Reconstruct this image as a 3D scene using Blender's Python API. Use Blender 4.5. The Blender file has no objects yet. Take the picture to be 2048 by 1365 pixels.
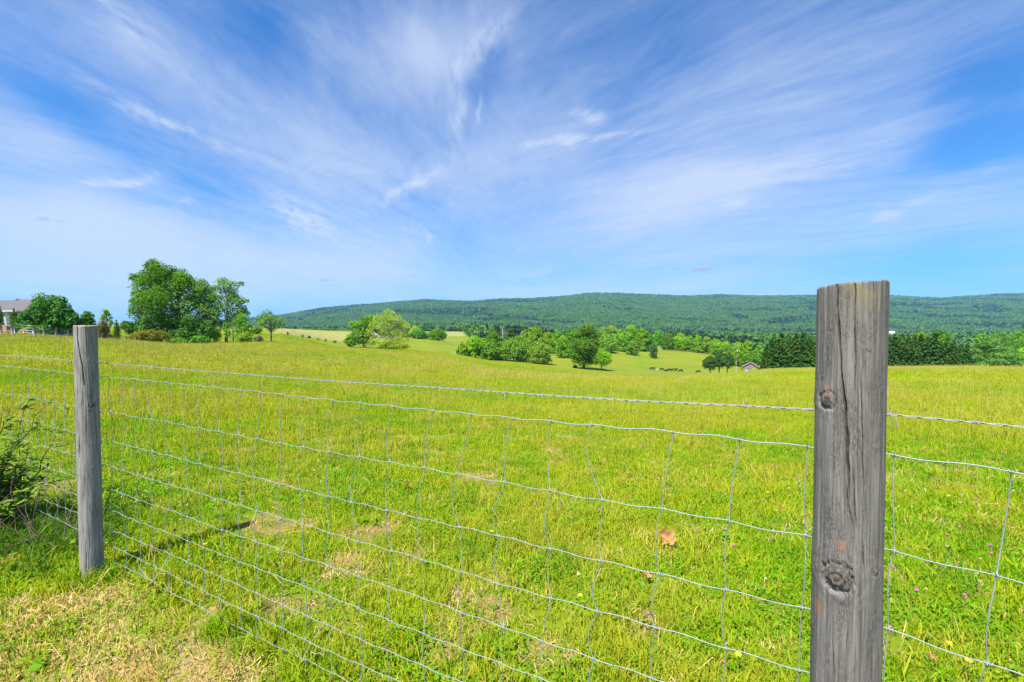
import bpy, math, random
import numpy as np
from mathutils import Vector

# ---- look settings (exposure and real-world colours)
EXPO = 1.45
SKY_STR = .061
SKY_TINT = (.25,.71,1.21)
SKY_HOR = (1.55,3.45,5.7)
CLOUD = (3.9,4.5,5.75)
G_GREEN = (.126,.188,.008); G_YEL = (.178,.206,.010); G_TAN = (.215,.190,.026); G_DEEP = (.080,.140,.009)
FOR_A = (.050,.140,.022); FOR_B = (.095,.195,.026); FOR_C = (.068,.158,.048)
GB_A = (.140,.305,.005); GB_B = (.222,.358,.007); GB_C = (.300,.372,.010); GB_D = (.345,.352,.025); GB_E = (.115,.270,.007)
HAZE_COL = (.30,.66,1.0,1); HAZE_D = 6.5e-5
C = bpy.context.scene.collection
SC = bpy.context.scene
rng = np.random.default_rng(7)
random.seed(7)

# ------------------------------------------------------------------ camera model
F = 910.0                       # focal length in photo pixels (16 mm on full frame, 2048 px wide)
CAMZ = 1.40
HZ = 664.0                      # eye level row
PITCH = math.atan((682.5 - HZ) / F)
cp, sp = math.cos(PITCH), math.sin(PITCH)

def ray(px, py):
    a = (px - 1024.0) / F; b = (682.5 - py) / F
    return np.array([a, cp + sp * b, -sp + cp * b])

def P(px, py, d):
    """world point seen at (px, py), d metres ahead"""
    r = ray(px, py); r = r / r[1] * d
    return Vector((r[0], r[1], r[2] + CAMZ))

def W(px, d):
    r = ray(px, HZ); return r[0] / r[1] * d

cam = bpy.data.cameras.new('camera'); camo = bpy.data.objects.new('camera', cam); C.objects.link(camo)
cam.lens = 16.0 * (F / 910.0); cam.sensor_width = 36.0; cam.sensor_fit = 'HORIZONTAL'
cam.lens = F / 2048.0 * 36.0
cam.clip_start = 0.02; cam.clip_end = 30000
camo.location = (0, 0, CAMZ); camo.rotation_euler = (math.radians(90) - PITCH, 0, 0)
SC.camera = camo

# ------------------------------------------------------------------ noise
def _hash(ix, iy, iz, seed):
    h = (ix.astype(np.int64) * 374761393 + iy.astype(np.int64) * 668265263 + iz.astype(np.int64) * 2147483647 + seed * 974634777) & 0xffffffff
    h = ((h ^ (h >> 13)) * 1274126177) & 0xffffffff
    h = (h ^ (h >> 16)) & 0xffff
    return h / 65535.0

def vnoise(p, freq=1.0, seed=0):
    p = np.asarray(p, float) * freq + 1000.0
    i = np.floor(p).astype(np.int64); f = p - i; f = f * f * (3 - 2 * f)
    x, y, z = i[:, 0], i[:, 1], i[:, 2]
    def c(a, b, d): return _hash(x + a, y + b, z + d, seed)
    fx, fy, fz = f[:, 0], f[:, 1], f[:, 2]
    l = lambda a, b, t: a + (b - a) * t
    return l(l(l(c(0,0,0), c(1,0,0), fx), l(c(0,1,0), c(1,1,0), fx), fy),
             l(l(c(0,0,1), c(1,0,1), fx), l(c(0,1,1), c(1,1,1), fx), fy), fz)

def fbm(p, freq=1.0, seed=0, octv=4):
    s = 0; a = 1; t = 0
    for o in range(octv):
        s = s + a * vnoise(p, freq * 2 ** o, seed + o * 17); t += a; a *= .5
    return s / t

def n2(x, y, freq, seed=0, octv=3):
    return fbm(np.stack([x, y, np.zeros_like(x)], 1), freq, seed, octv)

def sstep(a, b, x):
    t = np.clip((x - a) / (b - a), 0, 1); return t * t * (3 - 2 * t)

# ------------------------------------------------------------------ terrain (height from profiles along sight directions)
def pr(*kn):
    out = [(0.2, -1.40), (1.5, -1.42), (2.6, -1.385)]
    for d, v in kn:
        out.append((d, v if abs(v) < 60 else (HZ - v) / F * d))
    return out
COLS = {
 -900: pr((10,-1.3),(30,-.9),(60,-.7),(150,-.5),(400,-3),(1500,-10)),
 0:    pr((6,-1.36),(10,-1.3),(30,-.8),(50,671),(75,668),(110,660),(160,652),(260,2.6),(500,-8),(1500,-8)),
 190:  pr((6,-1.38),(10,-1.35),(30,-1.1),(50,-1.02),(62,680),(75,677),(100,667),(160,651),(260,3.2),(500,-8),(1500,-8)),
 350:  pr((6,-1.42),(10,-1.45),(30,-1.6),(60,692),(90,688),(140,669),(200,656),(300,2.0),(600,-8),(1500,-8)),
 540:  pr((6,-1.45),(10,-1.5),(30,-1.9),(60,699),(90,685.5),(140,669),(220,656),(320,2.4),(600,-8),(1500,-8)),
 690:  pr((6,-1.46),(10,-1.55),(30,-2.2),(60,704),(100,699),(170,693.5),(230,681),(300,667),(360,662),(600,-6),(1500,-6)),
 850:  pr((6,-1.48),(10,-1.6),(20,-2.0),(40,725),(80,714),(140,704.5),(170,703),(220,697),(280,686),(340,677.5),(450,-9),(700,671),(900,664),(1500,661)),
 1000: pr((6,-1.48),(10,-1.65),(20,762),(35,750),(60,742),(100,734),(150,726),(200,721),(260,712),(330,-14),(500,-9),(800,668),(1100,665),(1500,664)),
 1180: pr((6,-1.48),(10,-1.65),(20,765),(35,761),(60,758),(110,752),(160,745),(190,738.5),(240,724),(310,702),(360,695),(600,-20),(1500,672)),
 1330: pr((6,-1.48),(10,-1.65),(20,767),(35,764),(60,762),(110,758.5),(160,754),(210,745.5),(230,742),(290,718),(350,700),(420,693),(700,-22),(1500,672)),
 1450: pr((6,-1.48),(10,-1.65),(20,765),(40,757),(70,751),(110,749),(160,748.5),(200,748),(240,744.5),(290,723),(340,709),(450,-21),(1500,674)),
 1560: pr((6,-1.47),(10,-1.63),(20,763),(40,750),(70,743),(110,739),(135,738),(170,-14.5),(240,744),(300,-22),(400,-22),(1500,674)),
 1700: pr((6,-1.46),(10,-1.6),(20,760),(40,745),(75,738),(115,736),(140,736.5),(190,-16),(300,-20),(500,-22),(1500,674)),
 1950: pr((6,-1.45),(10,-1.6),(20,758),(40,743),(75,737.5),(115,735.5),(140,736),(190,-16),(300,-20),(500,-22),(1500,674)),
 2600: pr((6,-1.45),(10,-1.6),(20,758),(40,743),(75,737.5),(115,735.5),(140,736),(190,-16),(300,-20),(500,-22),(1500,674)),
}
CT = np.array([math.atan((x - 1024) / F) for x in COLS])

def mono(xk, yk, x):
    xk = np.asarray(xk, float); yk = np.asarray(yk, float)
    h = np.diff(xk); dl = np.diff(yk) / h
    m = np.zeros_like(yk)
    for i in range(1, len(yk) - 1):
        if dl[i-1] * dl[i] > 0:
            w1 = 2*h[i] + h[i-1]; w2 = h[i] + 2*h[i-1]
            m[i] = (w1 + w2) / (w1/dl[i-1] + w2/dl[i])
    m[0] = dl[0]; m[-1] = dl[-1]
    x = np.clip(x, xk[0], xk[-1])
    i = np.clip(np.searchsorted(xk, x) - 1, 0, len(h) - 1)
    t = (x - xk[i]) / h[i]
    return ((2*t**3 - 3*t**2 + 1)*yk[i] + (t**3 - 2*t**2 + t)*h[i]*m[i]
            + (-2*t**3 + 3*t**2)*yk[i+1] + (t**3 - t**2)*h[i]*m[i+1])

RIDGE = [(-900,662),(100,660),(300,655),(430,648),(500,643),(565,637),(640,624),(700,618),(760,614),(800,610),(850,606),(900,608),(940,610),(1000,605),
         (1060,604),(1130,599),(1170,594),(1215,593),(1300,596),(1380,599),(1440,596),(1480,598),(1530,599),(1600,598),(1700,596),
         (1780,598),(1850,602),(1880,603),(1950,598),(2000,595),(2048,594),(2300,599),(2700,604)]
RT = np.array([math.atan((x - 1024) / F) for x, _ in RIDGE]); RY = np.array([y for _, y in RIDGE], float)
D_R = 3800.0

def terrain(x, y):
    """world height of the ground"""
    x = np.atleast_1d(np.asarray(x, float)); y = np.atleast_1d(np.asarray(y, float))
    th = np.arctan2(x, y); r = np.hypot(x, y)
    tc = np.clip(th, CT[0], CT[-1])
    d = np.maximum(r * np.cos(tc), .2)
    ld = np.log(d)
    Z = np.stack([mono([math.log(k[0]) for k in kn], [k[1] for k in kn], ld) for kn in COLS.values()], 0)
    n = len(CT)
    i = np.clip(np.searchsorted(CT, tc) - 1, 0, n - 2)
    t = (tc - CT[i]) / (CT[i+1] - CT[i])
    ar = np.arange(len(x))
    p0 = Z[np.maximum(i-1, 0), ar]; p1 = Z[i, ar]; p2 = Z[i+1, ar]; p3 = Z[np.minimum(i+2, n-1), ar]
    ts = t * t * (3 - 2 * t)
    cat = .5 * (2*p1 + (p2-p0)*t + (2*p0-5*p1+4*p2-p3)*t**2 + (3*p1-p0-3*p2+p3)*t**3)
    z = .45 * cat + .55 * (p1 + (p2 - p1) * ts)
    back = sstep(math.radians(70), math.radians(180), np.abs(th))
    z = z * (1 - back) + (-1.4 - np.minimum(d, 300) * .004) * back
    # far hills
    rid = np.interp(tc, RT, RY)
    zr = (HZ + 2 - rid) / F * D_R
    tt = np.clip((d - 1500) / (D_R - 1500), 0, 1)
    s = tt ** 1.15
    spur = (n2(x, y, 1/520., 5, 3) - .5) * 110 * tt * (1 - tt) * 2.2 * np.clip(zr / 200, 0, 1)
    zh = z + (zr - z) * s + spur
    z = np.where(d > 1500, zh, z)
    z = z - np.clip((d - D_R) / 500, 0, 1) * 120
    # unevenness
    amp = np.clip(r / 60, .12, 1) * .16
    z = z + (n2(x, y, 1/3.0, 11, 2) - .5) * amp * np.clip(r / 12, .3, 1) + (n2(x, y, 1/17., 12, 2) - .5) * .5 * np.clip((r-12) / 60, 0, 1)
    return z + CAMZ

def tz(x, y): return float(terrain([x], [y])[0])

# ------------------------------------------------------------------ fence line in plan
P0 = np.array([(1622 - 1024) / F * 1.02, 1.02])
U = np.array([-1714., F]); U /= np.linalg.norm(U)          # along the fence, away to the left
UB = np.array([.737, -.675])                               # the bay to the right turns slightly
STEP = .152 * 24.1 / 24.0
S_POST = -.877
def fence_xy(s):
    s = np.asarray(s, float)
    a = P0 + np.outer(np.maximum(s, S_POST) * STEP, U)
    return a + np.outer(np.maximum(S_POST - s, 0) * STEP, UB)
def fence_side(x, y):
    """metres beyond the fence line (positive = pasture side)"""
    nrm = np.array([-U[1], U[0]]);  nrm = nrm if nrm[1] > 0 else -nrm
    return (x - P0[0]) * nrm[0] + (y - P0[1]) * nrm[1]

# ------------------------------------------------------------------ node helpers
class G:
    def __init__(s, nt): s.nt = nt; s.k = 0
    def n(s, t, **kw):
        nd = s.nt.nodes.new(t); s.k += 1; nd.location = (s.k * 40, 0)
        for k, v in kw.items(): setattr(nd, k, v)
        return nd
    def put(s, sock, v):
        if isinstance(v, bpy.types.NodeSocket): s.nt.links.new(v, sock)
        else: sock.default_value = v
    def m(s, op, a, b=0.0, c=0.0, clamp=False):
        nd = s.n('ShaderNodeMath', operation=op, use_clamp=clamp)
        for i, v in enumerate((a, b, c)): s.put(nd.inputs[i], v)
        return nd.outputs[0]
    def v(s, op, a, b=(0, 0, 0), sc=None):
        nd = s.n('ShaderNodeVectorMath', operation=op)
        s.put(nd.inputs[0], a)
        if op == 'SCALE': s.put(nd.inputs['Scale'], sc)
        else: s.put(nd.inputs[1], b)
        return nd.outputs['Value'] if op in ('DOT_PRODUCT', 'LENGTH') else nd.outputs[0]
    def mix(s, f, a, b, bt='MIX'):
        nd = s.n('ShaderNodeMix', data_type='RGBA', blend_type=bt)
        s.put(nd.inputs[0], f); 
        for k, v in ((6, a), (7, b)):
            if isinstance(v, tuple) and len(v) == 3: v = v + (1,)
            s.put(nd.inputs[k], v)
        return nd.outputs[2]
    def noise(s, vec, scale, detail=4, rough=.55, dist=0.0, dim='3D'):
        nd = s.n('ShaderNodeTexNoise', noise_dimensions=dim)
        if vec is not None: s.put(nd.inputs['Vector'], vec)
        s.put(nd.inputs['Scale'], scale); s.put(nd.inputs['Detail'], detail); s.put(nd.inputs['Roughness'], rough); s.put(nd.inputs['Distortion'], dist)
        return nd.outputs[0]
    def ss(s, a, b, x, lo=0.0, hi=1.0):
        nd = s.n('ShaderNodeMapRange', interpolation_type='SMOOTHSTEP')
        s.put(nd.inputs[0], x); nd.inputs[1].default_value = a; nd.inputs[2].default_value = b; nd.inputs[3].default_value = lo; nd.inputs[4].default_value = hi
        return nd.outputs[0]
    def attr(s, name): 
        return s.n('ShaderNodeAttribute', attribute_name=name).outputs['Fac']
    def pos(s): return s.n('ShaderNodeNewGeometry').outputs['Position']

def newmat(name):
    m = bpy.data.materials.new(name); m.use_nodes = True; m.node_tree.nodes.clear()
    g = G(m.node_tree); out = g.n('ShaderNodeOutputMaterial')
    return m, g, out

def principled(g, out, col, rough=.8, metal=0.0, bump=None, bstr=.3, bdist=.01, spec=.3):
    b = g.n('ShaderNodeBsdfPrincipled')
    if isinstance(col, tuple) and len(col) == 3: col = col + (1,)
    g.put(b.inputs['Base Color'], col); g.put(b.inputs['Roughness'], rough); g.put(b.inputs['Metallic'], metal)
    g.put(b.inputs['Specular IOR Level'], spec)
    if bump is not None:
        bn = g.n('ShaderNodeBump'); bn.inputs['Strength'].default_value = bstr; bn.inputs['Distance'].default_value = bdist
        g.put(bn.inputs['Height'], bump); g.nt.links.new(bn.outputs[0], b.inputs['Normal'])
    g.nt.links.new(b.outputs[0], out.inputs[0])
    return b

_plain = {}
def plain(name, col, rough=.7, metal=0.0, var=.25, scale=3.0):
    if name in _plain: return _plain[name]
    m, g, out = newmat(name)
    nz = g.noise(g.pos(), scale, 5, .6)
    c = g.mix(nz, tuple(x * (1 - var) for x in col), tuple(min(1, x * (1 + var)) for x in col))
    principled(g, out, c, rough, metal)
    _plain[name] = m
    return m

_leafm = {}
def leafmat(name, a, b, c=None, trans=.35, nscale=.35, rough=.5, up=0.0):
    """foliage: two or three greens in clumps, some light coming through"""
    if name in _leafm: return _leafm[name]
    m, g, out = newmat(name)
    rnd = g.n('ShaderNodeObjectInfo').outputs['Random']
    p = g.pos()
    nz = g.noise(p, nscale, 3, .6)
    col = g.mix(g.ss(.35, .65, nz), a, b)
    if c is not None:
        nz2 = g.noise(p, nscale * 3.1, 2, .5)
        col = g.mix(g.ss(.55, .72, nz2, 0, .8), col, c)
    hsv = g.n('ShaderNodeHueSaturation')
    g.put(hsv.inputs['Hue'], g.m('ADD', .488, g.m('MULTIPLY', rnd, .024)))
    g.put(hsv.inputs['Value'], g.m('ADD', .85, g.m('MULTIPLY', g.m('FRACT', g.m('MULTIPLY', rnd, 7.31)), .3)))
    g.put(hsv.inputs['Color'], col)
    col = hsv.outputs[0]
    d = g.n('ShaderNodeBsdfDiffuse'); g.put(d.inputs[0], col)
    if up:                                                    # blades share the light of the whole sward: soften their normals upwards
        gn = g.n('ShaderNodeNewGeometry').outputs['Normal']
        g.nt.links.new(g.v('NORMALIZE', g.v('ADD', g.v('SCALE', gn, sc=1 - up), (0, 0, up))), d.inputs['Normal'])
    t = g.n('ShaderNodeBsdfTranslucent'); g.put(t.inputs[0], g.mix(1.0, col, (1.0, 1.0, .55), 'MULTIPLY'))
    gl = g.n('ShaderNodeBsdfGlossy'); gl.inputs['Roughness'].default_value = rough; gl.inputs[0].default_value = (.9, .95, 1, 1)
    mx = g.n('ShaderNodeMixShader'); mx.inputs[0].default_value = trans
    g.nt.links.new(d.outputs[0], mx.inputs[1]); g.nt.links.new(t.outputs[0], mx.inputs[2])
    m2 = g.n('ShaderNodeMixShader'); m2.inputs[0].default_value = .005
    g.nt.links.new(mx.outputs[0], m2.inputs[1]); g.nt.links.new(gl.outputs[0], m2.inputs[2])
    g.nt.links.new(m2.outputs[0], out.inputs[0])
    _leafm[name] = m
    return m

# ------------------------------------------------------------------ mesh helpers
def mesh_np(name, V, faces, mats=(), attrs=None, smooth=False, fmat=None):
    """faces: list of (n,k) int arrays"""
    me = bpy.data.meshes.new(name)
    V = np.asarray(V, np.float32)
    me.vertices.add(len(V)); me.vertices.foreach_set('co', V.ravel())
    faces = [np.asarray(f, np.int32) for f in faces if len(f)]
    nl = sum(f.size for f in faces); nf = sum(len(f) for f in faces)
    if nf:
        me.loops.add(nl); me.loops.foreach_set('vertex_index', np.concatenate([f.ravel() for f in faces]))
        tot = np.concatenate([np.full(len(f), f.shape[1], np.int32) for f in faces])
        st = np.concatenate([[0], np.cumsum(tot)[:-1]]).astype(np.int32)
        me.polygons.add(nf); me.polygons.foreach_set('loop_start', st); me.polygons.foreach_set('loop_total', tot)
        if fmat is not None: me.polygons.foreach_set('material_index', np.asarray(fmat, np.int32))
    me.update(calc_edges=True)
    if nf: me.polygons.foreach_set('use_smooth', np.full(nf, smooth))
    for m in mats: me.materials.append(m)
    for k, (ty, arr) in (attrs or {}).items():
        a = me.attributes.new(k, ty, 'POINT')
        a.data.foreach_set('vector' if ty == 'FLOAT_VECTOR' else 'value', np.asarray(arr, np.int32 if ty == 'INT' else np.float32).ravel())
    me.update()
    return me

class MB:
    """collects vertices and faces of one mesh"""
    def __init__(s): s.V = []; s.F = {}; s.n = 0; s.M = {}
    def add(s, V, F, mat=0):
        V = np.asarray(V, float); 
        for f in F:
            s.F.setdefault((len(f), mat), []).append([i + s.n for i in f])
        s.V.append(V); s.n += len(V)
    def addnp(s, V, Fq, mat=0):
        s.F.setdefault((Fq.shape[1], mat), []).extend((Fq + s.n).tolist()); s.V.append(np.asarray(V, float)); s.n += len(V)
    def box(s, c, sz, rz=0.0, mat=0, R=None):
        x, y, z = [v / 2 for v in sz]
        v = np.array([(-x,-y,-z),(x,-y,-z),(x,y,-z),(-x,y,-z),(-x,-y,z),(x,-y,z),(x,y,z),(-x,y,z)])
        if rz: 
            c_, s_ = math.cos(rz), math.sin(rz); v = v @ np.array([[c_, s_, 0], [-s_, c_, 0], [0, 0, 1]])
        s.add(v + np.array(c), [(0,3,2,1),(4,5,6,7),(0,1,5,4),(1,2,6,5),(2,3,7,6),(3,0,4,7)], mat)
    def tube(s, pts, rad, sides=8, cap=True, mat=0):
        pts = np.asarray(pts, float); n = len(pts)
        rad = np.full(n, rad) if np.isscalar(rad) else np.asarray(rad, float)
        tg = np.gradient(pts, axis=0); tg /= np.linalg.norm(tg, axis=1)[:, None] + 1e-12
        up = np.array([0, 0, 1.0]) if abs(tg[0][2]) < .9 else np.array([1.0, 0, 0])
        a = np.cross(tg, up); a /= np.linalg.norm(a, axis=1)[:, None] + 1e-12
        b = np.cross(tg, a)
        an = np.arange(sides) / sides * 2 * math.pi
        V = pts[:, None, :] + rad[:, None, None] * (np.cos(an)[None, :, None] * a[:, None, :] + np.sin(an)[None, :, None] * b[:, None, :])
        V = V.reshape(-1, 3)
        i = np.arange(n - 1)[:, None] * sides; j = np.arange(sides)[None, :]; j2 = (j + 1) % sides
        Q = np.stack([i + j, i + j2, i + sides + j2, i + sides + j], -1).reshape(-1, 4)
        s.addnp(V, Q, mat)
        if cap:
            o = s.n - len(V)
            s.F.setdefault((sides, mat), []).append([o + k for k in range(sides)])
            s.F.setdefault((sides, mat), []).append([o + (n - 1) * sides + k for k in range(sides)][::-1])
    def mesh(s, name, mats=(), smooth=False):
        fs = []; fm = []
        for (k, mt), f in s.F.items():
            fs.append(np.array(f, np.int32)); fm += [mt] * len(f)
        return mesh_np(name, np.concatenate(s.V), fs, mats, smooth=smooth, fmat=fm)

def link(name, me, parent=None, loc=(0, 0, 0), rz=0.0):
    o = bpy.data.objects.new(name, me); C.objects.link(o)
    if parent is not None: o.parent = parent
    o.location = loc; o.rotation_euler = (0, 0, rz)
    return o

def tag(o, label=None, cat=None, group=None, kind=None):
    if label: o['label'] = label
    if cat: o['category'] = cat
    if group: o['group'] = group
    if kind: o['kind'] = kind
    return o

def thing(name, label, cat, loc=(0, 0, 0), rz=0.0, group=None):
    return tag(link(name, None, None, loc, rz), label, cat, group)

def instancer(name, sources, pts, rot, scl, pick, mats):
    """one object: its mesh holds the source tufts and the scatter points; nodes copy the tufts onto the points.
    sources: list of (V, F(list of arrays), face material index)"""
    Vs = []; Fs = []; role = []; fm = []; off = 0
    for k, (V, F, mi) in enumerate(sources):
        Vs.append(V); role += [k] * len(V)
        for f in F: Fs.append(np.asarray(f) + off); fm += [mi] * len(f)
        off += len(V)
    Vs.append(pts); role += [-1] * len(pts)
    n = len(pts)
    z3 = np.zeros((off, 3))
    me = mesh_np(name, np.concatenate(Vs), Fs, mats, fmat=fm, attrs={
        'role': ('INT', role), 'rot': ('FLOAT_VECTOR', np.concatenate([z3, rot])),
        'scl': ('FLOAT', np.concatenate([np.ones(off), scl])), 'pick': ('INT', np.concatenate([np.zeros(off), pick]))})
    o = link(name, me)
    ng = bpy.data.node_groups.new(name, 'GeometryNodeTree')
    ng.interface.new_socket('Geometry', in_out='INPUT', socket_type='NodeSocketGeometry')
    ng.interface.new_socket('Geometry', in_out='OUTPUT', socket_type='NodeSocketGeometry')
    N = ng.nodes; L = ng.links
    gi = N.new('NodeGroupInput'); go = N.new('NodeGroupOutput')
    def named(nm, ty):
        a = N.new('GeometryNodeInputNamedAttribute'); a.data_type = ty; a.inputs['Name'].default_value = nm
        return [s for s in a.outputs if s.enabled and s.name == 'Attribute'][0]
    r = named('role', 'INT')
    def sep(k):
        c = N.new('FunctionNodeCompare'); c.data_type = 'INT'; c.operation = 'EQUAL'
        ins = [s for s in c.inputs if s.enabled]
        L.new(r, ins[0]); ins[1].default_value = k
        s = N.new('GeometryNodeSeparateGeometry'); s.domain = 'POINT'
        L.new(gi.outputs[0], s.inputs['Geometry']); L.new(c.outputs[0], s.inputs['Selection'])
        return s.outputs[0]
    g2i = N.new('GeometryNodeGeometryToInstance')
    for k in reversed(range(len(sources))): L.new(sep(k), g2i.inputs[0])
    iop = N.new('GeometryNodeInstanceOnPoints')
    L.new(sep(-1), iop.inputs['Points']); L.new(g2i.outputs[0], iop.inputs['Instance'])
    iop.inputs['Pick Instance'].default_value = True
    L.new(named('pick', 'INT'), iop.inputs['Instance Index'])
    L.new(named('rot', 'FLOAT_VECTOR'), iop.inputs['Rotation'])
    L.new(named('scl', 'FLOAT'), iop.inputs['Scale'])
    L.new(iop.outputs[0], go.inputs[0])
    md = o.modifiers.new('scatter', 'NODES'); md.node_group = ng
    return o
# ================================================================== light
SUN_AZ = math.radians(214)        # clockwise from +Y: behind the camera on the left
SUN_EL = math.radians(59)
sdir = Vector((math.sin(SUN_AZ) * math.cos(SUN_EL), math.cos(SUN_AZ) * math.cos(SUN_EL), math.sin(SUN_EL)))
sl = bpy.data.lights.new('sun', 'SUN'); sl.energy = 4.1; sl.angle = math.radians(.5); sl.color = (1.0, .955, .87)
so = bpy.data.objects.new('sun', sl); C.objects.link(so)
so.rotation_euler = (-sdir).to_track_quat('-Z', 'Y').to_euler(); so.location = (-30, -30, 60)

world = bpy.data.worlds.new('World'); SC.world = world; world.use_nodes = True
wn = world.node_tree; wn.nodes.clear(); g = G(wn)
wout = g.n('ShaderNodeOutputWorld'); bg = g.n('ShaderNodeBackground'); wn.links.new(bg.outputs[0], wout.inputs[0])
sky = g.n('ShaderNodeTexSky', sky_type='NISHITA'); sky.sun_disc = False
sky.sun_elevation = SUN_EL; sky.sun_rotation = SUN_AZ; sky.altitude = 200; sky.air_density = 1.0; sky.dust_density = .6; sky.ozone_density = 2.5
dirv = g.v('NORMALIZE', g.n('ShaderNodeTexCoord').outputs['Generated'])
sx = g.n('ShaderNodeSeparateXYZ'); wn.links.new(dirv, sx.inputs[0]); dx, dy, dz = sx.outputs
zc = g.m('ADD', g.m('MAXIMUM', dz, 0.0), .10)
cx = g.n('ShaderNodeCombineXYZ'); g.put(cx.inputs[0], g.m('DIVIDE', dx, zc)); g.put(cx.inputs[1], g.m('DIVIDE', dy, zc))
pl = cx.outputs[0]                                             # the cirrus layer seen as a plane overhead
wcol = g.n('ShaderNodeTexNoise'); wcol.inputs['Scale'].default_value = .55; wcol.inputs['Detail'].default_value = 3; wn.links.new(pl, wcol.inputs['Vector'])
wv = g.v('SCALE', g.v('SUBTRACT', wcol.outputs[1], (.5, .5, .5)), sc=.9)
plw = g.v('ADD', pl, wv)
def streak(deg, sx_, sy_, scale, det, seed, rough=.6):
    """noise drawn out along one heading (degrees left of straight ahead) in the cloud layer"""
    r_ = math.radians(deg); hx, hy = -math.sin(r_), math.cos(r_)
    cc = g.n('ShaderNodeCombineXYZ')
    g.put(cc.inputs[0], g.m('MULTIPLY', g.v('DOT_PRODUCT', plw, (hy, -hx, 0)), sx_)); g.put(cc.inputs[1], g.m('MULTIPLY', g.v('DOT_PRODUCT', plw, (hx, hy, 0)), sy_)); cc.inputs[2].default_value = seed
    return g.noise(cc.outputs[0], scale, det, rough)
side_ = g.ss(-.25, .30, g.m('ARCTAN2', dx, dy))
def both(a_, b_): return g.m('ADD', g.m('MULTIPLY', a_, g.m('SUBTRACT', 1.0, side_)), g.m('MULTIPLY', b_, side_))
st1 = both(streak(-6, 1.25, .42, 1.3, 8, 3.1), streak(46, 1.35, .34, 1.3, 8, 13.1))
st2 = both(streak(-18, 3.2, .85, 2.6, 10, 8.4, .66), streak(52, 3.6, .62, 2.6, 10, 18.4, .66))
st3 = both(streak(12, 5.0, 1.9, 4.2, 10, 1.7, .70), streak(40, 5.0, 1.5, 4.2, 10, 11.7, .70))
soft = g.noise(plw, .9, 6, .55)
# azimuth and elevation, a little warped, for the large cloud banks
az = g.m('ARCTAN2', dx, dy); el = g.m('ARCSINE', dz)
ww = g.n('ShaderNodeTexNoise'); ww.inputs['Scale'].default_value = 5.0; ww.inputs['Detail'].default_value = 5; wn.links.new(dirv, ww.inputs['Vector'])
wsp = g.n('ShaderNodeSeparateXYZ'); wn.links.new(ww.outputs[1], wsp.inputs[0])
azw = g.m('ADD', az, g.m('MULTIPLY', g.m('SUBTRACT', wsp.outputs[0], .5), .16))
elw = g.m('ADD', el, g.m('MULTIPLY', g.m('SUBTRACT', wsp.outputs[1], .5), .10))
def azel(px, py):
    r = ray(px, py); r = r / np.linalg.norm(r); return math.atan2(r[0], r[1]), math.asin(r[2])
def blob(p1, p2, w, amp, A=None, E=None):
    A = A or azw; E = E or elw
    a1, e1 = azel(*p1); a2, e2 = azel(*p2)
    a0, e0 = (a1 + a2) / 2, (e1 + e2) / 2
    ln = math.hypot(a2 - a1, e2 - e1); ca, sa = (a2 - a1) / ln, (e2 - e1) / ln
    ha = max(ln / 2, w / F * .8); wb = w / F * .8
    da = g.m('SUBTRACT', A, a0); de = g.m('SUBTRACT', E, e0)
    u = g.m('MULTIPLY', g.m('ADD', g.m('MULTIPLY', da, ca), g.m('MULTIPLY', de, sa)), 1 / ha)
    v = g.m('MULTIPLY', g.m('SUBTRACT', g.m('MULTIPLY', de, ca), g.m('MULTIPLY', da, sa)), 1 / wb)
    q = g.m('ADD', g.m('MULTIPLY', u, u), g.m('MULTIPLY', v, v))
    return g.m('MULTIPLY', g.m('EXPONENT', g.m('MULTIPLY', q, -1.0)), amp)
banks = [((700,150),(1020,40),105,.27), ((420,180),(760,330),80,.20), ((-150,430),(420,470),75,.36), ((250,530),(900,520),70,.34), ((900,590),(1500,580),40,.24), ((-100,560),(500,590),50,.22), ((560,330),(1000,380),70,.14),
         ((1150,410),(1600,350),70,.34), ((1500,340),(2050,210),45,.13), ((1250,230),(1900,40),70,.12), ((130,0),(460,220),60,.20),
         ((-50,240),(250,330),40,.16), ((1050,500),(1700,480),70,.10), ((880,330),(1250,290),70,.14), ((1700,470),(2100,380),45,.12),
         ((-20,140),(330,330),34,-.20), ((470,10),(620,120),50,-.16), ((1010,90),(930,240),42,-.17), ((1900,190),(2150,90),55,-.28),
         ((1900,300),(2150,260),45,-.32), ((1330,170),(1180,260),60,-.10), ((1300,60),(1450,160),45,-.05), ((1050,250),(1500,180),70,.08), ((330,360),(480,370),40,-.12), ((850,510),(1000,500),60,-.10),
         ((1650,560),(2150,540),60,-.16)]
cov = g.m('MULTIPLY', g.ss(.02, .10, el), g.ss(.62, .16, el, 0.0, .07))
for b in banks:
    v_ = blob(*b); cov = g.m('ADD', cov, v_)
wisps = [((170,183),(480,300),11,.25), ((215,15),(350,115),14,.26), ((525,405),(650,455),24,.46), ((765,405),(870,362),15,.42), ((1040,25),(910,150),26,.26),
         ((1300,395),(1700,330),26,.26), ((180,377),(300,352),7,.34), ((895,190),(910,300),24,.26), ((1085,297),(1275,262),7,.34), ((1175,235),(1230,232),16,.3),
         ((1760,438),(1880,403),9,.32), ((865,470),(868,490),12,.3), ((960,200),(950,260),8,.26), ((1440,420),(1500,415),10,.26), ((1030,545),(1130,530),12,.22), ((340,400),(380,385),8,.25)]
wis = None
for b in wisps:
    v_ = blob(*b); wis = v_ if wis is None else g.m('ADD', wis, v_)
tex = g.m('ADD', g.m('MULTIPLY', st1, .32), g.m('ADD', g.m('MULTIPLY', st2, .32), g.m('ADD', g.m('MULTIPLY', st3, .22), g.m('MULTIPLY', soft, .20))))
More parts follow.
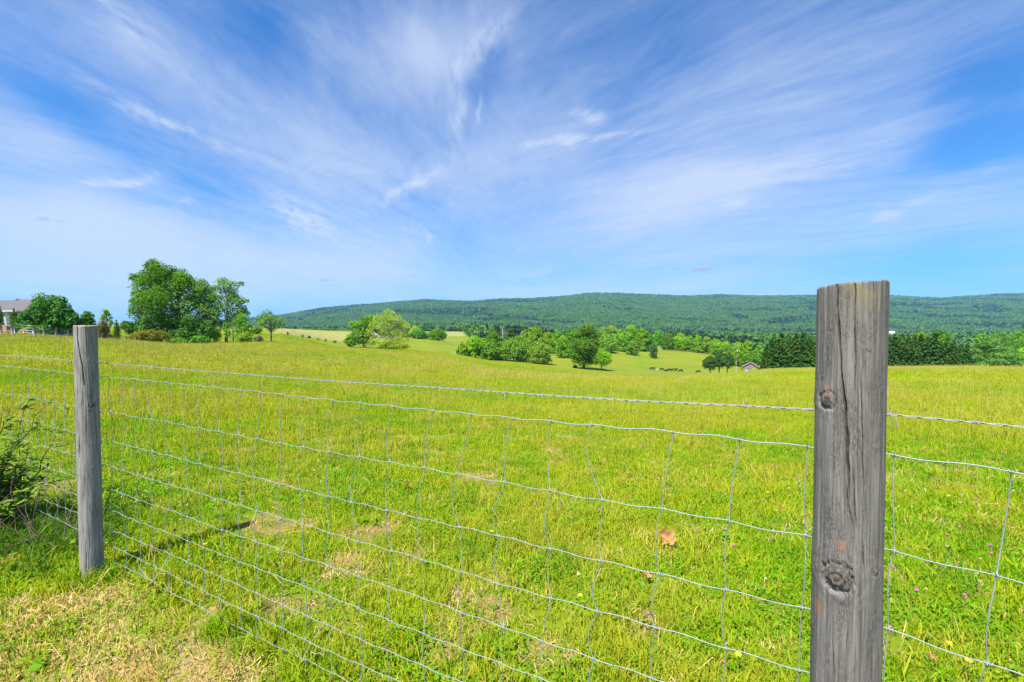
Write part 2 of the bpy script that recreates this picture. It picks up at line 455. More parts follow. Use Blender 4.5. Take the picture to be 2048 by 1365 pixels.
wtex = g.m('MULTIPLY', wis, g.m('ADD', .06, g.m('MULTIPLY', g.ss(.36, .64, g.m('ADD', g.m('MULTIPLY', st3, .6), g.m('MULTIPLY', st2, .4))), 1.0)))
dens = g.ss(.32, 1.05, g.m('ADD', tex, g.m('ADD', cov, wtex)))
# sky colour: the physical sky, deepened as in the photograph, paling to the horizon
gam = g.n('ShaderNodeGamma'); wn.links.new(sky.outputs[0], gam.inputs[0]); gam.inputs[1].default_value = 1.0
skyc = g.mix(1.0, sky.outputs[0], SKY_TINT, 'MULTIPLY')
hz = g.m('EXPONENT', g.m('MULTIPLY', g.m('MAXIMUM', dz, 0.0), -7.5))
skyc = g.mix(g.m('MULTIPLY', hz, .80), skyc, SKY_HOR)
cl = g.mix(g.ss(0, .35, dz), (CLOUD[0]*1.0, CLOUD[1]*1.02, CLOUD[2]*1.02), CLOUD)
colr = g.mix(g.m('MULTIPLY', dens, .93), skyc, cl)
# small grey fair-weather clouds low over the hills
for (x_, y_, hw, hh, am) in [(1403,538,32,9,.9), (1352,539,13,4,.7), (650,560,20,5.5,.6), (88,438,22,5,.6), (120,442,12,3,.5), (828,552,17,3,.45), (793,570,14,2.5,.5), (690,566,9,2,.3), (1130,572,12,2,.3)]:
    gz = blob((x_ - hw, y_), (x_ + hw, y_), hh, 1.0, az, el)
    nz = g.noise(dirv, 90, 5, .6)
    f = g.m('MULTIPLY', g.ss(.30, .75, g.m('ADD', g.m('MULTIPLY', gz, .75), g.m('MULTIPLY', g.m('SUBTRACT', nz, .5), .8))), am)
    a0, e0 = azel(x_, y_)
    top = g.ss(-.004, .007, g.m('SUBTRACT', el, e0))
    colr = g.mix(f, colr, g.mix(top, tuple(c * .60 for c in CLOUD), tuple(c * .92 for c in CLOUD)))
wn.links.new(colr, bg.inputs[0]); bg.inputs[1].default_value = SKY_STR
try: world.cycles.sampling_method = 'MANUAL'; world.cycles.sample_map_resolution = 512
except Exception: pass

SC.view_settings.view_transform = 'Standard'; SC.view_settings.look = 'None'
SC.view_settings.exposure = EXPO; SC.view_settings.gamma = 1.0
SC.render.engine = 'CYCLES'
cy = SC.cycles
cy.max_bounces = 6; cy.diffuse_bounces = 3; cy.glossy_bounces = 2; cy.transmission_bounces = 3; cy.transparent_max_bounces = 4; cy.volume_bounces = 0
cy.use_denoising = True
try: cy.denoiser = 'OPENIMAGEDENOISE'; cy.denoising_prefilter = 'ACCURATE'
except Exception: pass
cy.sample_clamp_indirect = 6

# ================================================================== ground
SOIL = [(760,1085,.16),(700,1140,.20),(830,1120,.13),(950,1240,.24),(1080,1330,.16),(905,1310,.16),(1290,1270,.10),(860,1010,.10),(600,1060,.14),
        (1170,950,.06),(880,1010,.05),(640,1180,.10),(1000,1180,.12)]
SOILW = []
for px, py, r in SOIL:
    d = 1.42 * F / (py - HZ); SOILW.append((W(px, d), d, r))
def soil_at(x, y):
    s = np.zeros_like(x)
    for a, b, r in SOILW: s = np.maximum(s, np.exp(-((x - a)**2 + (y - b)**2) / (r * r)))
    nz = n2(x, y, 7.0, 31, 3)
    s = sstep(.42, .98, s + (nz - .5) * 1.0) * .85
    s = np.maximum(s, sstep(.70, .78, n2(x, y, 2.2, 33, 3)) * .8 * (np.hypot(x, y) < 9))
    return s
def dry_at(x, y):
    """bleached, trampled strip on the near side of the wire"""
    side = fence_side(x, y)
    band = np.exp(-((side + .30) / .36) ** 2) * sstep(2.45, 1.7, y)
    far = np.exp(-(((x + 2.35) / .5) ** 2 + ((y - 2.25) / .22) ** 2)) * .9
    return sstep(.32, .72, np.maximum(band * 1.05, far) + (n2(x, y, 4.0, 41, 3) - .5) * .9)
HAY = [(560,656),(575,655.5),(640,659),(745,664),(760,668),(725,684),(690,688),(655,676),(600,663)]
def hay_at(x, y):
    px = 1024 + F * x / np.maximum(y, 1e-3)
    lo = np.interp(px, [545, 575, 620, 660, 700, 760], [136, 150, 176, 192, 205, 232])
    return (sstep(6, 16, y - lo) * sstep(340, 300, y) * sstep(535, 560, px) * sstep(800, 770, px)) * (y > 60)
def farfield_at(x, y):
    px = 1024 + F * x / np.maximum(y, 1e-3)
    return sstep(872, 882, px) * sstep(942, 932, px) * (y > 640) * (y < 915)
def vfield_at(x, y):
    """short grazed pasture down in the valley"""
    px = 1024 + F * x / np.maximum(y, 1e-3)
    return sstep(1150, 1260, px) * sstep(150, 190, y) * (y < 420)

rr = [.25]
while rr[-1] < 1500: rr.append(rr[-1] * 1.0165)
rr = np.array(rr)
th = np.concatenate([np.linspace(math.radians(-75), math.radians(75), 640), np.linspace(math.radians(75), math.radians(285), 90)[1:-1]])
R_, T_ = np.meshgrid(rr, th, indexing='ij')
X = (R_ * np.sin(T_)).ravel(); Y = (R_ * np.cos(T_)).ravel()
Zt = np.concatenate([terrain(a, b) for a, b in zip(np.array_split(X, 12), np.array_split(Y, 12))])
nt_ = len(th); nr_ = len(rr)
i = np.arange(nr_ - 1)[:, None] * nt_; j = np.arange(nt_)[None, :]; j2 = (j + 1) % nt_
Q = np.stack([i + j, i + nt_ + j, i + nt_ + j2, i + j2], -1).reshape(-1, 4)
V = np.concatenate([np.stack([X, Y, Zt], 1), [[0, 0, tz(0, .25)]]])
cen = len(V) - 1
Tt = np.stack([np.full(nt_, cen), np.arange(nt_), (np.arange(nt_) + 1) % nt_], -1)
xs, ys = V[:, 0], V[:, 1]
near = np.hypot(xs, ys) < 12
at_s = np.zeros(len(V)); at_s[near] = soil_at(xs[near], ys[near])
at_d = np.zeros(len(V)); at_d[near] = dry_at(xs[near], ys[near])
at_h = np.maximum(hay_at(xs, ys), .9 * farfield_at(xs, ys))

m, g, out = newmat('meadow_ground')
p = g.pos()
big = g.noise(p, .045, 4, .6); mid = g.noise(p, .35, 4, .6); fine = g.noise(p, 9.0, 5, .7); vf = g.noise(p, 60, 3, .7)
mp = g.n('ShaderNodeMapping'); g.nt.links.new(p, mp.inputs[0]); mp.inputs['Scale'].default_value = (.03, .11, .1); mp.inputs['Rotation'].default_value = (0, 0, math.radians(14))
strip = g.noise(mp.outputs[0], 1.0, 5, .6)
col = g.mix(g.ss(.36, .64, big), G_GREEN, G_YEL)
col = g.mix(g.ss(.46, .70, strip, 0, .75), col, G_TAN)
col = g.mix(g.ss(.55, .75, mid, 0, .55), col, G_DEEP)
col = g.mix(g.ss(.35, .75, fine, 0, .5), col, g.mix(1.0, col, (.55, .62, .55), 'MULTIPLY'))
col = g.mix(g.ss(.62, .80, vf, 0, .35), col, (.22, .20, .06))
# mown hay with windrows
mh = g.n('ShaderNodeMapping'); g.nt.links.new(p, mh.inputs[0]); mh.inputs['Rotation'].default_value = (0, 0, math.radians(-38))
wv_ = g.n('ShaderNodeTexWave'); g.nt.links.new(mh.outputs[0], wv_.inputs[0]); wv_.inputs['Scale'].default_value = .055; wv_.inputs['Distortion'].default_value = 2.0; wv_.inputs['Detail'].default_value = 3
hayc = g.mix(g.ss(.35, .7, wv_.outputs['Fac']), (.19, .20, .045), (.30, .26, .095))
hayc = g.mix(g.ss(.4, .7, mid, 0, .4), hayc, (.17, .20, .03))
col = g.mix(g.attr('hay'), col, hayc)
soilc = g.mix(g.ss(.25, .75, g.noise(p, 34, 5, .8)), (.12, .075, .035), (.36, .215, .115))
col = g.mix(g.m('MULTIPLY', g.attr('soil'), g.ss(.30, .62, g.noise(p, 22, 4, .7), .25, .95)), col, soilc)
dryc = g.mix(g.ss(.3, .7, vf), (.17, .12, .045), (.38, .30, .13))
col = g.mix(g.m('MULTIPLY', g.attr('dry'), g.ss(.32, .60, g.noise(p, 14, 4, .7), .45, .9)), col, dryc)
principled(g, out, col, .95, bump=g.m('ADD', g.m('MULTIPLY', fine, .7), g.m('MULTIPLY', vf, .3)), bstr=.7, bdist=.05, spec=.1)
ground_me = mesh_np('ground', V, [Q, Tt], [m], {'soil': ('FLOAT', at_s), 'dry': ('FLOAT', at_d), 'hay': ('FLOAT', at_h)}, smooth=True)
ground = tag(link('ground', ground_me), kind='structure')

# ---- far hills
dd = np.exp(np.linspace(math.log(1440), math.log(4350), 130)); aa = np.radians(np.linspace(-66, 62, 480))
D_, A_ = np.meshgrid(dd, aa, indexing='ij')
X = (D_ * np.tan(A_)).ravel(); Y = D_.ravel(); Zh = terrain(X, Y) + .6
i = np.arange(len(dd) - 1)[:, None] * len(aa); j = np.arange(len(aa) - 1)[None, :]
Q = np.stack([i + j, i + j + 1, i + len(aa) + j + 1, i + len(aa) + j], -1).reshape(-1, 4)
m, g, out = newmat('wooded_hillside')
p = g.pos(); nz = g.noise(p, .02, 6, .65)
principled(g, out, g.mix(g.ss(.35, .65, nz), (.020, .045, .014), (.05, .085, .02)), .95, spec=.1)
hills = tag(link('hills', mesh_np('hills', np.stack([X, Y, Zh], 1), [Q], [m], smooth=True)), kind='structure')

# ---- the wood on the hills and valley floor: one mass of crowns
def leafquads(Pc, N_, size, rg, asp=1.0, fold=.25):
    """one bent kite per point; returns V, Q"""
    n = len(Pc)
    r = rg.normal(size=(n, 3)); 
    a = np.cross(N_, r); a /= np.linalg.norm(a, axis=1)[:, None] + 1e-9
    b = np.cross(N_, a)
    s = (size * (.65 + .7 * rg.random(n)))[:, None] if np.isscalar(size) else (size * (.65 + .7 * rg.random(n)))[:, None]
    v0 = Pc - a * s * .5 * asp; v2 = Pc + a * s * .5 * asp
    v1 = Pc + b * s * .42 + N_ * s * fold * .5; v3 = Pc - b * s * .42 + N_ * s * fold * .5
    V = np.stack([v0, v1, v2, v3], 1).reshape(-1, 3)
    Q = np.arange(4 * n).reshape(n, 4)
    return V, Q

def unit(v): return v / (np.linalg.norm(v, axis=1)[:, None] + 1e-9)

def crown_src(rg, n, kind='round'):
    u = unit(rg.normal(size=(n, 3)))
    u[:, 2] = np.where(u[:, 2] < -.45, -u[:, 2], u[:, 2])
    bump = 1 + .5 * (vnoise(u, 2.6, int(rg.integers(99))) - .5)
    if kind == 'round':
        rad = (.80 + .2 * rg.random(n)) * bump
        Pc = u * rad[:, None] * np.array([.62, .62, .55]) + np.array([0, 0, .5])
        return leafquads(Pc, unit(u + .5 * rg.normal(size=(n, 3)) + [0, 0, .3]), .26, rg)
    h = 1 - np.sqrt(rg.random(n)); an = rg.random(n) * 6.283
    rad = .36 * (1 - h) * (.6 + .4 * rg.random(n)) + .02
    Pc = np.stack([np.cos(an) * rad, np.sin(an) * rad, h * 1.3], 1)
    nn = np.stack([np.cos(an), np.sin(an), np.full(n, .8)], 1)
    return leafquads(Pc, unit(nn + .4 * rg.normal(size=(n, 3))), .22, rg)

fm_a = leafmat('wood_foliage', FOR_A, FOR_B, FOR_C, .2, .012)
fm_b = leafmat('wood_foliage_pale', FOR_B, FOR_C, (.10, .15, .03), .2, .012)
fm_c = leafmat('wood_foliage_dark', (.012, .030, .016), (.02, .045, .016), None, .12, .012)
srcs = []
for k in range(6):
    V_, Q_ = crown_src(rng, 170 if k < 5 else 130, 'round' if k < 5 else 'cone')
    srcs.append((V_, [Q_], 0 if k < 3 else (1 if k < 5 else 2)))
pts = []; scl = []
def scatter_forest(d0, d1, sp, u0, u1, size):
    out = []
    d = d0
    while d < d1:
        w = d * (u1 - u0); n = max(1, int(w / sp))
        x = d * u0 + (np.arange(n) + rng.random(n) * .9) * sp; y = d + (rng.random(n) - .5) * sp * 1.6
        out.append(np.stack([x, y], 1)); d += sp * .92
    q = np.concatenate(out)
    px = 1024 + F * q[:, 0] / q[:, 1]
    nz = n2(q[:, 0], q[:, 1], 1/70., 71, 2)
    d = q[:, 1] + (nz - .5) * 90
    keep = (d > 930) | ((px > 938) & (d > 545)) | ((px > 1292) & (d > 440))
    keep &= ~((px < 940) & (d < 1000)) 
    clear = (n2(q[:, 0], q[:, 1], 1/190., 75, 2) > .70) & (q[:, 1] > 900) & (q[:, 1] < 2300)
    keep &= ~clear
    q = q[keep]
    pts.append(q); scl.append(size * (.75 + .5 * rng.random(len(q))))
scatter_forest(430, 900, 8.5, -.12, 1.35, 13)
scatter_forest(900, 1600, 10.5, -.62, 1.35, 15)
scatter_forest(1600, 2500, 12.5, -.72, 1.3, 18)
scatter_forest(2500, 3860, 15.0, -.80, 1.28, 22)
q = np.concatenate(pts); sc = np.concatenate(scl)
fz = np.concatenate([terrain(a, b) for a, b in zip(np.array_split(q[:, 0], 6), np.array_split(q[:, 1], 6))])
n = len(q)
nzc = n2(q[:, 0], q[:, 1], 1/140., 81, 3) * .6 + n2(q[:, 0], q[:, 1], 1/480., 83, 2) * .4
nzc = (nzc - .5) * 1.35 + .5
pick = rng.integers(0, 3, n); u_ = rng.random(n)
pick = np.where((u_ < .28) & (nzc < .55), 3 + rng.integers(0, 2, n), pick)
pick = np.where((nzc > .60) & (u_ < .75), 5, pick)
pick = np.where(u_ > .97, 5, pick)
rot = np.stack([np.zeros(n), np.zeros(n), rng.random(n) * 6.283], 1)
tag(instancer('forest', srcs, np.stack([q[:, 0], q[:, 1], fz - .12 * sc], 1), rot, sc, pick, [fm_a, fm_b, fm_c]), kind='stuff')
print('forest crowns', n)
# ================================================================== the wire fence in front
m, g, out = newmat('galvanised_wire')
nz = g.noise(g.pos(), 60, 4, .6)
principled(g, out, g.mix(nz, (.18, .205, .235), (.33, .37, .415)), g.m('ADD', .42, g.m('MULTIPLY', nz, .25)), .25, spec=.45)
WIRE = m

def wood_post_mat(name, a, b, dark, top_z):
    m, g, out = newmat(name)
    p = g.n('ShaderNodeTexCoord').outputs['Object']
    mp = g.n('ShaderNodeMapping'); g.nt.links.new(p, mp.inputs[0]); mp.inputs['Scale'].default_value = (150, 150, 4.5)
    grain = g.noise(mp.outputs[0], 1.0, 8, .68, .4)
    mp2 = g.n('ShaderNodeMapping'); g.nt.links.new(p, mp2.inputs[0]); mp2.inputs['Scale'].default_value = (420, 420, 20)
    fib = g.noise(mp2.outputs[0], 1.0, 4, .7)
    mp3 = g.n('ShaderNodeMapping'); g.nt.links.new(p, mp3.inputs[0]); mp3.inputs['Scale'].default_value = (18, 18, 5)
    blot = g.noise(mp3.outputs[0], 1.0, 6, .7)
    speck = g.noise(p, 420, 3, .8)
    col = g.mix(g.ss(.30, .70, grain), a, b)
    col = g.mix(g.ss(.45, .62, blot, 0, .9), col, g.mix(1.0, col, dark, 'MULTIPLY'))
    col = g.mix(g.ss(.56, .74, fib, 0, .7), col, g.mix(1.0, col, (.42, .42, .44), 'MULTIPLY'))
    col = g.mix(g.ss(.60, .72, speck, 0, .55), col, (.33, .31, .30))
    col = g.mix(g.ss(.58, .72, g.noise(p, 230, 3, .8), 0, .7), col, (.05, .048, .048))
    mp4 = g.n('ShaderNodeMapping'); g.nt.links.new(p, mp4.inputs[0]); mp4.inputs['Scale'].default_value = (380, 380, 110)
    rough_ = g.m('MULTIPLY', g.ss(.46, .60, blot), g.ss(.44, .60, g.noise(mp4.outputs[0], 1.0, 6, .8)))
    col = g.mix(g.m('MULTIPLY', rough_, .42), col, (.31, .295, .285))
    # algae towards the sawn top, brown heartwood in knots and painted shade in cracks, an orange rust-like stain
    s = g.n('ShaderNodeSeparateXYZ'); g.nt.links.new(p, s.inputs[0])
    tp = g.m('MULTIPLY', g.ss(top_z - .10, top_z, s.outputs[2]), g.ss(.45, .66, g.noise(p, 26, 5, .7)))
    col = g.mix(g.m('MULTIPLY', tp, .55), col, (.23, .20, .07))
    col = g.mix(g.attr('knot'), col, g.mix(g.ss(.4, .6, g.noise(p, 110, 4, .7)), (.040, .034, .032), (.15, .115, .095)))
    col = g.mix(g.attr('stain'), col, (.34, .15, .06))
    col = g.mix(g.attr('pale'), col, (.36, .35, .35))
    h = g.m('ADD', g.m('MULTIPLY', grain, .6), g.m('ADD', g.m('MULTIPLY', fib, .5), g.m('MULTIPLY', speck, .25)))
    principled(g, out, col, .88, bump=h, bstr=.85, bdist=.004, spec=.2)
    return m

def fence_post(name, cx, cy, rad, ztop, zbot, cracks, knots, stains, mat, seed, slant=(0, 0), nphi=420, nz_=420, parent=None, taper=0.0, lean=(0, 0)):
    """round post as a fine mesh: checks are real grooves, knots are real bumps. Positions f are across the width as seen, z heights."""
    c = np.array([cx, cy]); nf = -c / np.linalg.norm(c); rt = np.array([-nf[1], nf[0]])
    vis = np.linspace(-math.pi * .56, math.pi * .56, int(nphi * .84), endpoint=False)
    bk = np.linspace(math.pi * .56, math.pi * 1.44, nphi - len(vis), endpoint=False)
    phi = np.concatenate([vis, bk]); phi_w = (phi + math.pi) % (2 * math.pi) - math.pi
    zz = np.linspace(zbot, ztop, nz_)
    Z_, PH = np.meshgrid(zz, phi_w, indexing='ij')
    f = np.sin(PH) * .5 + .5; front = np.abs(PH) < math.pi / 2
    pp = np.stack([np.cos(PH) * rad * 14, np.sin(PH) * rad * 14, Z_ * 1.6], -1).reshape(-1, 3)
    pl_ = np.stack([np.cos(PH) * rad * 120, np.sin(PH) * rad * 120, Z_ * 5], -1).reshape(-1, 3)
    r = rad * (1 + taper * (ztop - Z_)) + ((fbm(pp, 1.0, seed, 3) - .5) * .10 * rad + (fbm(pl_, 1.0, seed + 5, 3) - .5) * .055 * rad).reshape(Z_.shape)
    knot = np.zeros_like(r); stain = np.zeros_like(r); pale = np.zeros_like(r)
    for (kf, kz, kr, kh) in knots:
        dphi = (f - kf) * 2 * rad; dz_ = Z_ - kz
        q = np.sqrt((dphi / kr) ** 2 + (dz_ / (kr * 1.25)) ** 2); q = np.where(front, q, 9)
        an = np.arctan2(dz_, dphi)
        wob = vnoise(np.stack([np.cos(an) * 2, np.sin(an) * 2, q * 4], -1).reshape(-1, 3), 2.0, seed + 9).reshape(q.shape)
        q = q * (.8 + .45 * wob)
        r += kh * np.exp(-(q / 1.5) ** 2) - kh * 1.1 * np.exp(-((q - 1.0) / .22) ** 2) + kh * .35 * np.sin(q * 16) * (q < 1.0)
        knot = np.maximum(knot, np.clip(1.15 - q ** 2 * .8, 0, 1) * .7)
        pale = np.maximum(pale, .38 * np.exp(-((dphi / (kr * .45)) ** 2 + ((dz_ + kr * 1.45) / (kr * .28)) ** 2)) * front)
    for (kf, kz, a_, b_) in stains:
        q = ((f - kf) * 2 * rad / a_) ** 2 + ((Z_ - kz) / b_) ** 2
        stain = np.maximum(stain, np.exp(-q) * .5 * front)
    for (path, wd, dp) in cracks:
        pz = np.array([a for a, _ in path]); pf = np.array([b for _, b in path]); o = np.argsort(pz); pz, pf = pz[o], pf[o]
        fc = np.interp(Z_, pz, pf) + (n2(Z_.ravel(), Z_.ravel() * 0 + seed, 38., seed, 2).reshape(Z_.shape) - .5) * .018
        ends = np.clip(np.minimum((Z_ - pz[0]) / .035, (pz[-1] - Z_) / .035), 0, 1)
        if pz[-1] >= ztop - .01: ends = np.clip((Z_ - pz[0]) / .05, 0, 1)
        ph_c = np.arcsin(np.clip(fc * 2 - 1, -.99, .99))
        dd_ = np.abs(PH - ph_c) * rad
        var = .55 + .7 * vnoise(np.stack([Z_.ravel() * 30, Z_.ravel() * 0, Z_.ravel() * 0 + seed], 1), 1.0, seed + 3).reshape(Z_.shape)
        g_ = np.clip(1.4 - dd_ / (wd * var), 0, 1)
        r -= dp * g_ * ends * front
        knot = np.maximum(knot, np.clip(g_ * ends * front * 1.1, 0, .9))  # crack insides also darkened in the colour, as painted shade
    tz_ = ztop + slant[0] * np.sin(PH[-1]) * rad + slant[1] * np.cos(PH[-1]) * rad
    k = np.clip((Z_ - (ztop - .25)) / .25, 0, 1)
    edge = (vnoise(np.stack([np.cos(PH[-1]) * 7, np.sin(PH[-1]) * 7, PH[-1] * 0], 1), 1.0, seed + 21) - .5) * .0030
    Zf = Z_ + k * (tz_ - ztop + edge)[None, :]
    rt3 = np.stack([rt[0] * np.sin(PH) + nf[0] * np.cos(PH), rt[1] * np.sin(PH) + nf[1] * np.cos(PH)], -1)
    lz = (Z_ - zbot)
    Vx = rt3[..., 0] * r + lean[0] * lz; Vy = rt3[..., 1] * r + lean[1] * lz
    np_ = len(phi)
    i = np.arange(nz_ - 1)[:, None] * np_; j = np.arange(np_)[None, :]; j2 = (j + 1) % np_
    Q = np.stack([i + j, i + j2, i + np_ + j2, i + np_ + j], -1).reshape(-1, 4)
    V = np.stack([Vx, Vy, Zf - zbot], -1).reshape(-1, 3)
    A = [knot.ravel(), stain.ravel(), pale.ravel()]
    # sawn top: rings inwards
    base = (nz_ - 1) * np_; Fq = [Q]; Ts = []; prev = base
    lv = V[base:base + np_]; ctr = lv.mean(0)
    for kk, s_ in enumerate((.97, .8, .55, .3)):
        ring = ctr + (lv - ctr) * s_; ring[:, 2] += .0015 * (kk == 0) + (fbm(ring * 60, 1, seed + 30, 2) - .5) * .004
        V = np.concatenate([V, ring]); nw = len(V) - np_
        jj = np.arange(np_); jn = (jj + 1) % np_
        Fq.append(np.stack([prev + jj, prev + jn, nw + jn, nw + jj], 1)); prev = nw
        A = [np.concatenate([a_, np.zeros(np_)]) for a_ in A]
    V = np.concatenate([V, [ctr]]); A = [np.concatenate([a_, [0]]) for a_ in A]
    Ts = np.stack([prev + np.arange(np_), prev + (np.arange(np_) + 1) % np_, np.full(np_, len(V) - 1)], 1)
    me = mesh_np(name, V, Fq + [Ts], [mat], {'knot': ('FLOAT', A[0]), 'stain': ('FLOAT', A[1]), 'pale': ('FLOAT', A[2])}, smooth=True)
    return link(name, me, parent, (cx, cy, zbot))

fence = thing('wire_fence', 'woven wire farm fence with one barbed strand on weathered round posts, crossing the foreground', 'fence', (0, 0, 0))

# right post
RC = (.6885, .933); RR_ = .0597
zr_ = lambda py: P(1700, py, RC[1] - .05).z
fr = lambda px, l=1628, w=147: (px - l) / w
m_r = wood_post_mat('weathered_post_wood', (.082, .074, .070), (.232, .213, .202), (.50, .48, .47), zr_(565) - (CAMZ - 1.55))
cr = [
 ([(zr_(y), fr(x)) for x, y in ((1672,560),(1675,610),(1679,670),(1684,740),(1690,790),(1694,815),(1698,870),(1699,905),(1703,960),(1704,1010))], .0017, .011),
 ([(zr_(y), fr(x)) for x, y in ((1707,560),(1709,600),(1709,660),(1712,720),(1711,770),(1716,800))], .0009, .005),
 ([(zr_(y), fr(x)) for x, y in ((1743,560),(1745,640),(1748,705),(1750,720))], .0012, .007),
 ([(zr_(y), fr(x)) for x, y in ((1741,735),(1743,780),(1745,840),(1750,850))], .0008, .005),
 ([(zr_(y), fr(x)) for x, y in ((1722,740),(1724,800),(1727,850),(1729,935),(1732,985))], .0010, .006),
 ([(zr_(y), fr(x)) for x, y in ((1697,960),(1702,1005),(1712,1050),(1713,1062))], .0010, .006),
 ([(zr_(y), fr(x)) for x, y in ((1710,930),(1714,990),(1719,1060))], .0010, .006),
 ([(zr_(y), fr(x)) for x, y in ((1700,1090),(1708,1135))], .0009, .005),
 ([(zr_(y), fr(x)) for x, y in ((1731,1075),(1735,1150),(1738,1185))], .0010, .006),
 ([(zr_(y), fr(x)) for x, y in ((1664,985),(1665,1060),(1664,1120))], .0006, .003),
 ([(zr_(y), fr(x)) for x, y in ((1675,1285),(1682,1365),(1686,1450))], .0008, .005),
 ([(zr_(y), fr(x)) for x, y in ((1642,1205),(1640,1290),(1646,1400))], .0006, .003),
 ([(zr_(y), fr(x)) for x, y in ((1728,1160),(1727,1215))], .0006, .003),
 ([(zr_(y), fr(x)) for x, y in ((1640,870),(1641,930))], .0009, .004),
]
hr0 = np.random.default_rng(19)
for k in range(46):
    f0 = hr0.uniform(.05, .95); z0_ = hr0.uniform(zr_(1380), zr_(585)); ln = hr0.uniform(.02, .11)
    cr.append(([(z0_, f0), (z0_ - ln * .5, f0 + hr0.normal() * .008), (z0_ - ln, f0 + hr0.normal() * .012)], hr0.uniform(.0003, .0006), hr0.uniform(.0012, .003)))
kn = [(fr(1658), zr_(805), .013, .0045), (fr(1684), zr_(1160), .022, .0065), (fr(1757), zr_(1140), .006, .002), (fr(1737), zr_(702), .004, .0015)]
stn = [(fr(1646), zr_(1240), .006, .017), (fr(1692), zr_(1095), .006, .012), (fr(1660), zr_(780), .004, .010)]
fence_post('post', RC[0], RC[1], RR_, zr_(567), CAMZ - 1.55, cr, kn, stn, m_r, 3, slant=(.075, .02), parent=fence, lean=(.004, .0))['label'] = 'thick grey cracked post with two knots, sky behind its top'
hr_ = np.random.default_rng(19)
# left post
LC = (-2.372, 2.545); LR = .0515
zl_ = lambda py: P(172, py, LC[1] - .04).z
fl = lambda px, py: (px - (142 + (py - 650) * .0204)) / 49.5
m_l = wood_post_mat('pale_post_wood', (.175, .163, .155), (.335, .313, .298), (.55, .53, .52), zl_(650) - (CAMZ - 1.52))
crl = [
 ([(zl_(y), fl(x, y)) for x, y in ((150,640),(152,680),(155,705),(160,730),(163,760),(164,775))], .0024, .010),
 ([(zl_(y), fl(x, y)) for x, y in ((167,640),(168,670),(170,700))], .0018, .006),
 ([(zl_(y), fl(x, y)) for x, y in ((161,775),(161,800),(163,812))], .0012, .004),
 ([(zl_(y), fl(x, y)) for x, y in ((185,800),(186,860),(188,910))], .0012, .004),
 ([(zl_(y), fl(x, y)) for x, y in ((154,870),(153,920))], .0016, .005),
 ([(zl_(y), fl(x, y)) for x, y in ((166,1100),(164,1170))], .0016, .005),
]
for k in range(26):
    f0 = hr0.uniform(.05, .95); z0_ = hr0.uniform(zl_(1150), zl_(660)); ln = hr0.uniform(.05, .2)
    crl.append(([(z0_, f0), (z0_ - ln * .5, f0 + hr0.normal() * .008), (z0_ - ln, f0 + hr0.normal() * .012)], hr0.uniform(.0005, .0009), hr0.uniform(.0015, .003)))
knl = [(fl(178, 815), zl_(812), .011, .004), (fl(173, 723), zl_(723), .004, .002), (fl(180, 940), zl_(940), .004, .002), (fl(180, 975), zl_(975), .003, .002)]
fence_post('post', LC[0], LC[1], LR, zl_(652), CAMZ - 1.52, crl, knl, [(fl(186, 898), zl_(898), .006, .012)], m_l, 8, slant=(.02, -.06), parent=fence, lean=(-.012, .004), nphi=260, nz_=300)['label'] = 'thinner pale grey post beside the leafy bush'

# the wires
WZ = [CAMZ + v for v in (-.257, -.459, -.629, -.771, -.905, -1.022, -1.135, -1.233, -1.320, -1.385)]
frng = np.random.default_rng(21)
def s_of(px): return 14.3 * (2312.0 / (px + 690.0) - 1)
def s_right(px):
    ss_ = np.linspace(-7, -.9, 2000); xy = fence_xy(ss_); return float(np.interp(-px, -(1024 + F * xy[:, 0] / xy[:, 1])[::1], ss_))
def px_of(s): xy = fence_xy([s]); return 1024 + F * xy[0, 0] / xy[0, 1]
def s_right(px):
    ss_ = np.linspace(-7, -.9, 4000); xy = fence_xy(ss_); p_ = 1024 + F * xy[:, 0] / xy[:, 1]
    return float(ss_[np.argmin(np.abs(p_ - px))])
tops = [(1618,1617,1611,1607,1608),(1482,1462,1458,1459,1450),(1349,1327,1322,1314,1309),(1187,1209,1205,1198,1192),(1105,1102,1103,1106,1088),(1029,1011,998,1000,1007),
        (943,914.6,921,925,925),(868.6,849,837,844,847),(788,780,774,783,777),(724,720,703,714,716),(670,659,657,658,660),(611,607.5,600,604,604),(567,560,556,560,558),(522,514,510,511,511)]
stays = []
for t in tops:
    k = [s_of(x) for x in t]
    b = k[-1]
    while len(k) < 10: k.append(b + frng.normal() * .045); b = k[-1] * .7 + b * .3
    stays.append(k)
s = s_of(522)
while s < 47:
    s += 1.0 + frng.normal() * .03
    stays.append(list(s + np.cumsum(frng.normal(size=10)) * .03 + frng.normal(size=10) * .05))
for t in [(1793,1795,1786,1778,1772), (2030,2002,1989,1976,1968)]:
    k = [s_right(x) for x in t]
    while len(k) < 10: k.append(k[-1] - .02 + frng.normal() * .03)
    stays.append(k)
for s0 in (-4.0, -5.0, -6.0):
    stays.append(list(s0 + frng.normal(size=10) * .05))

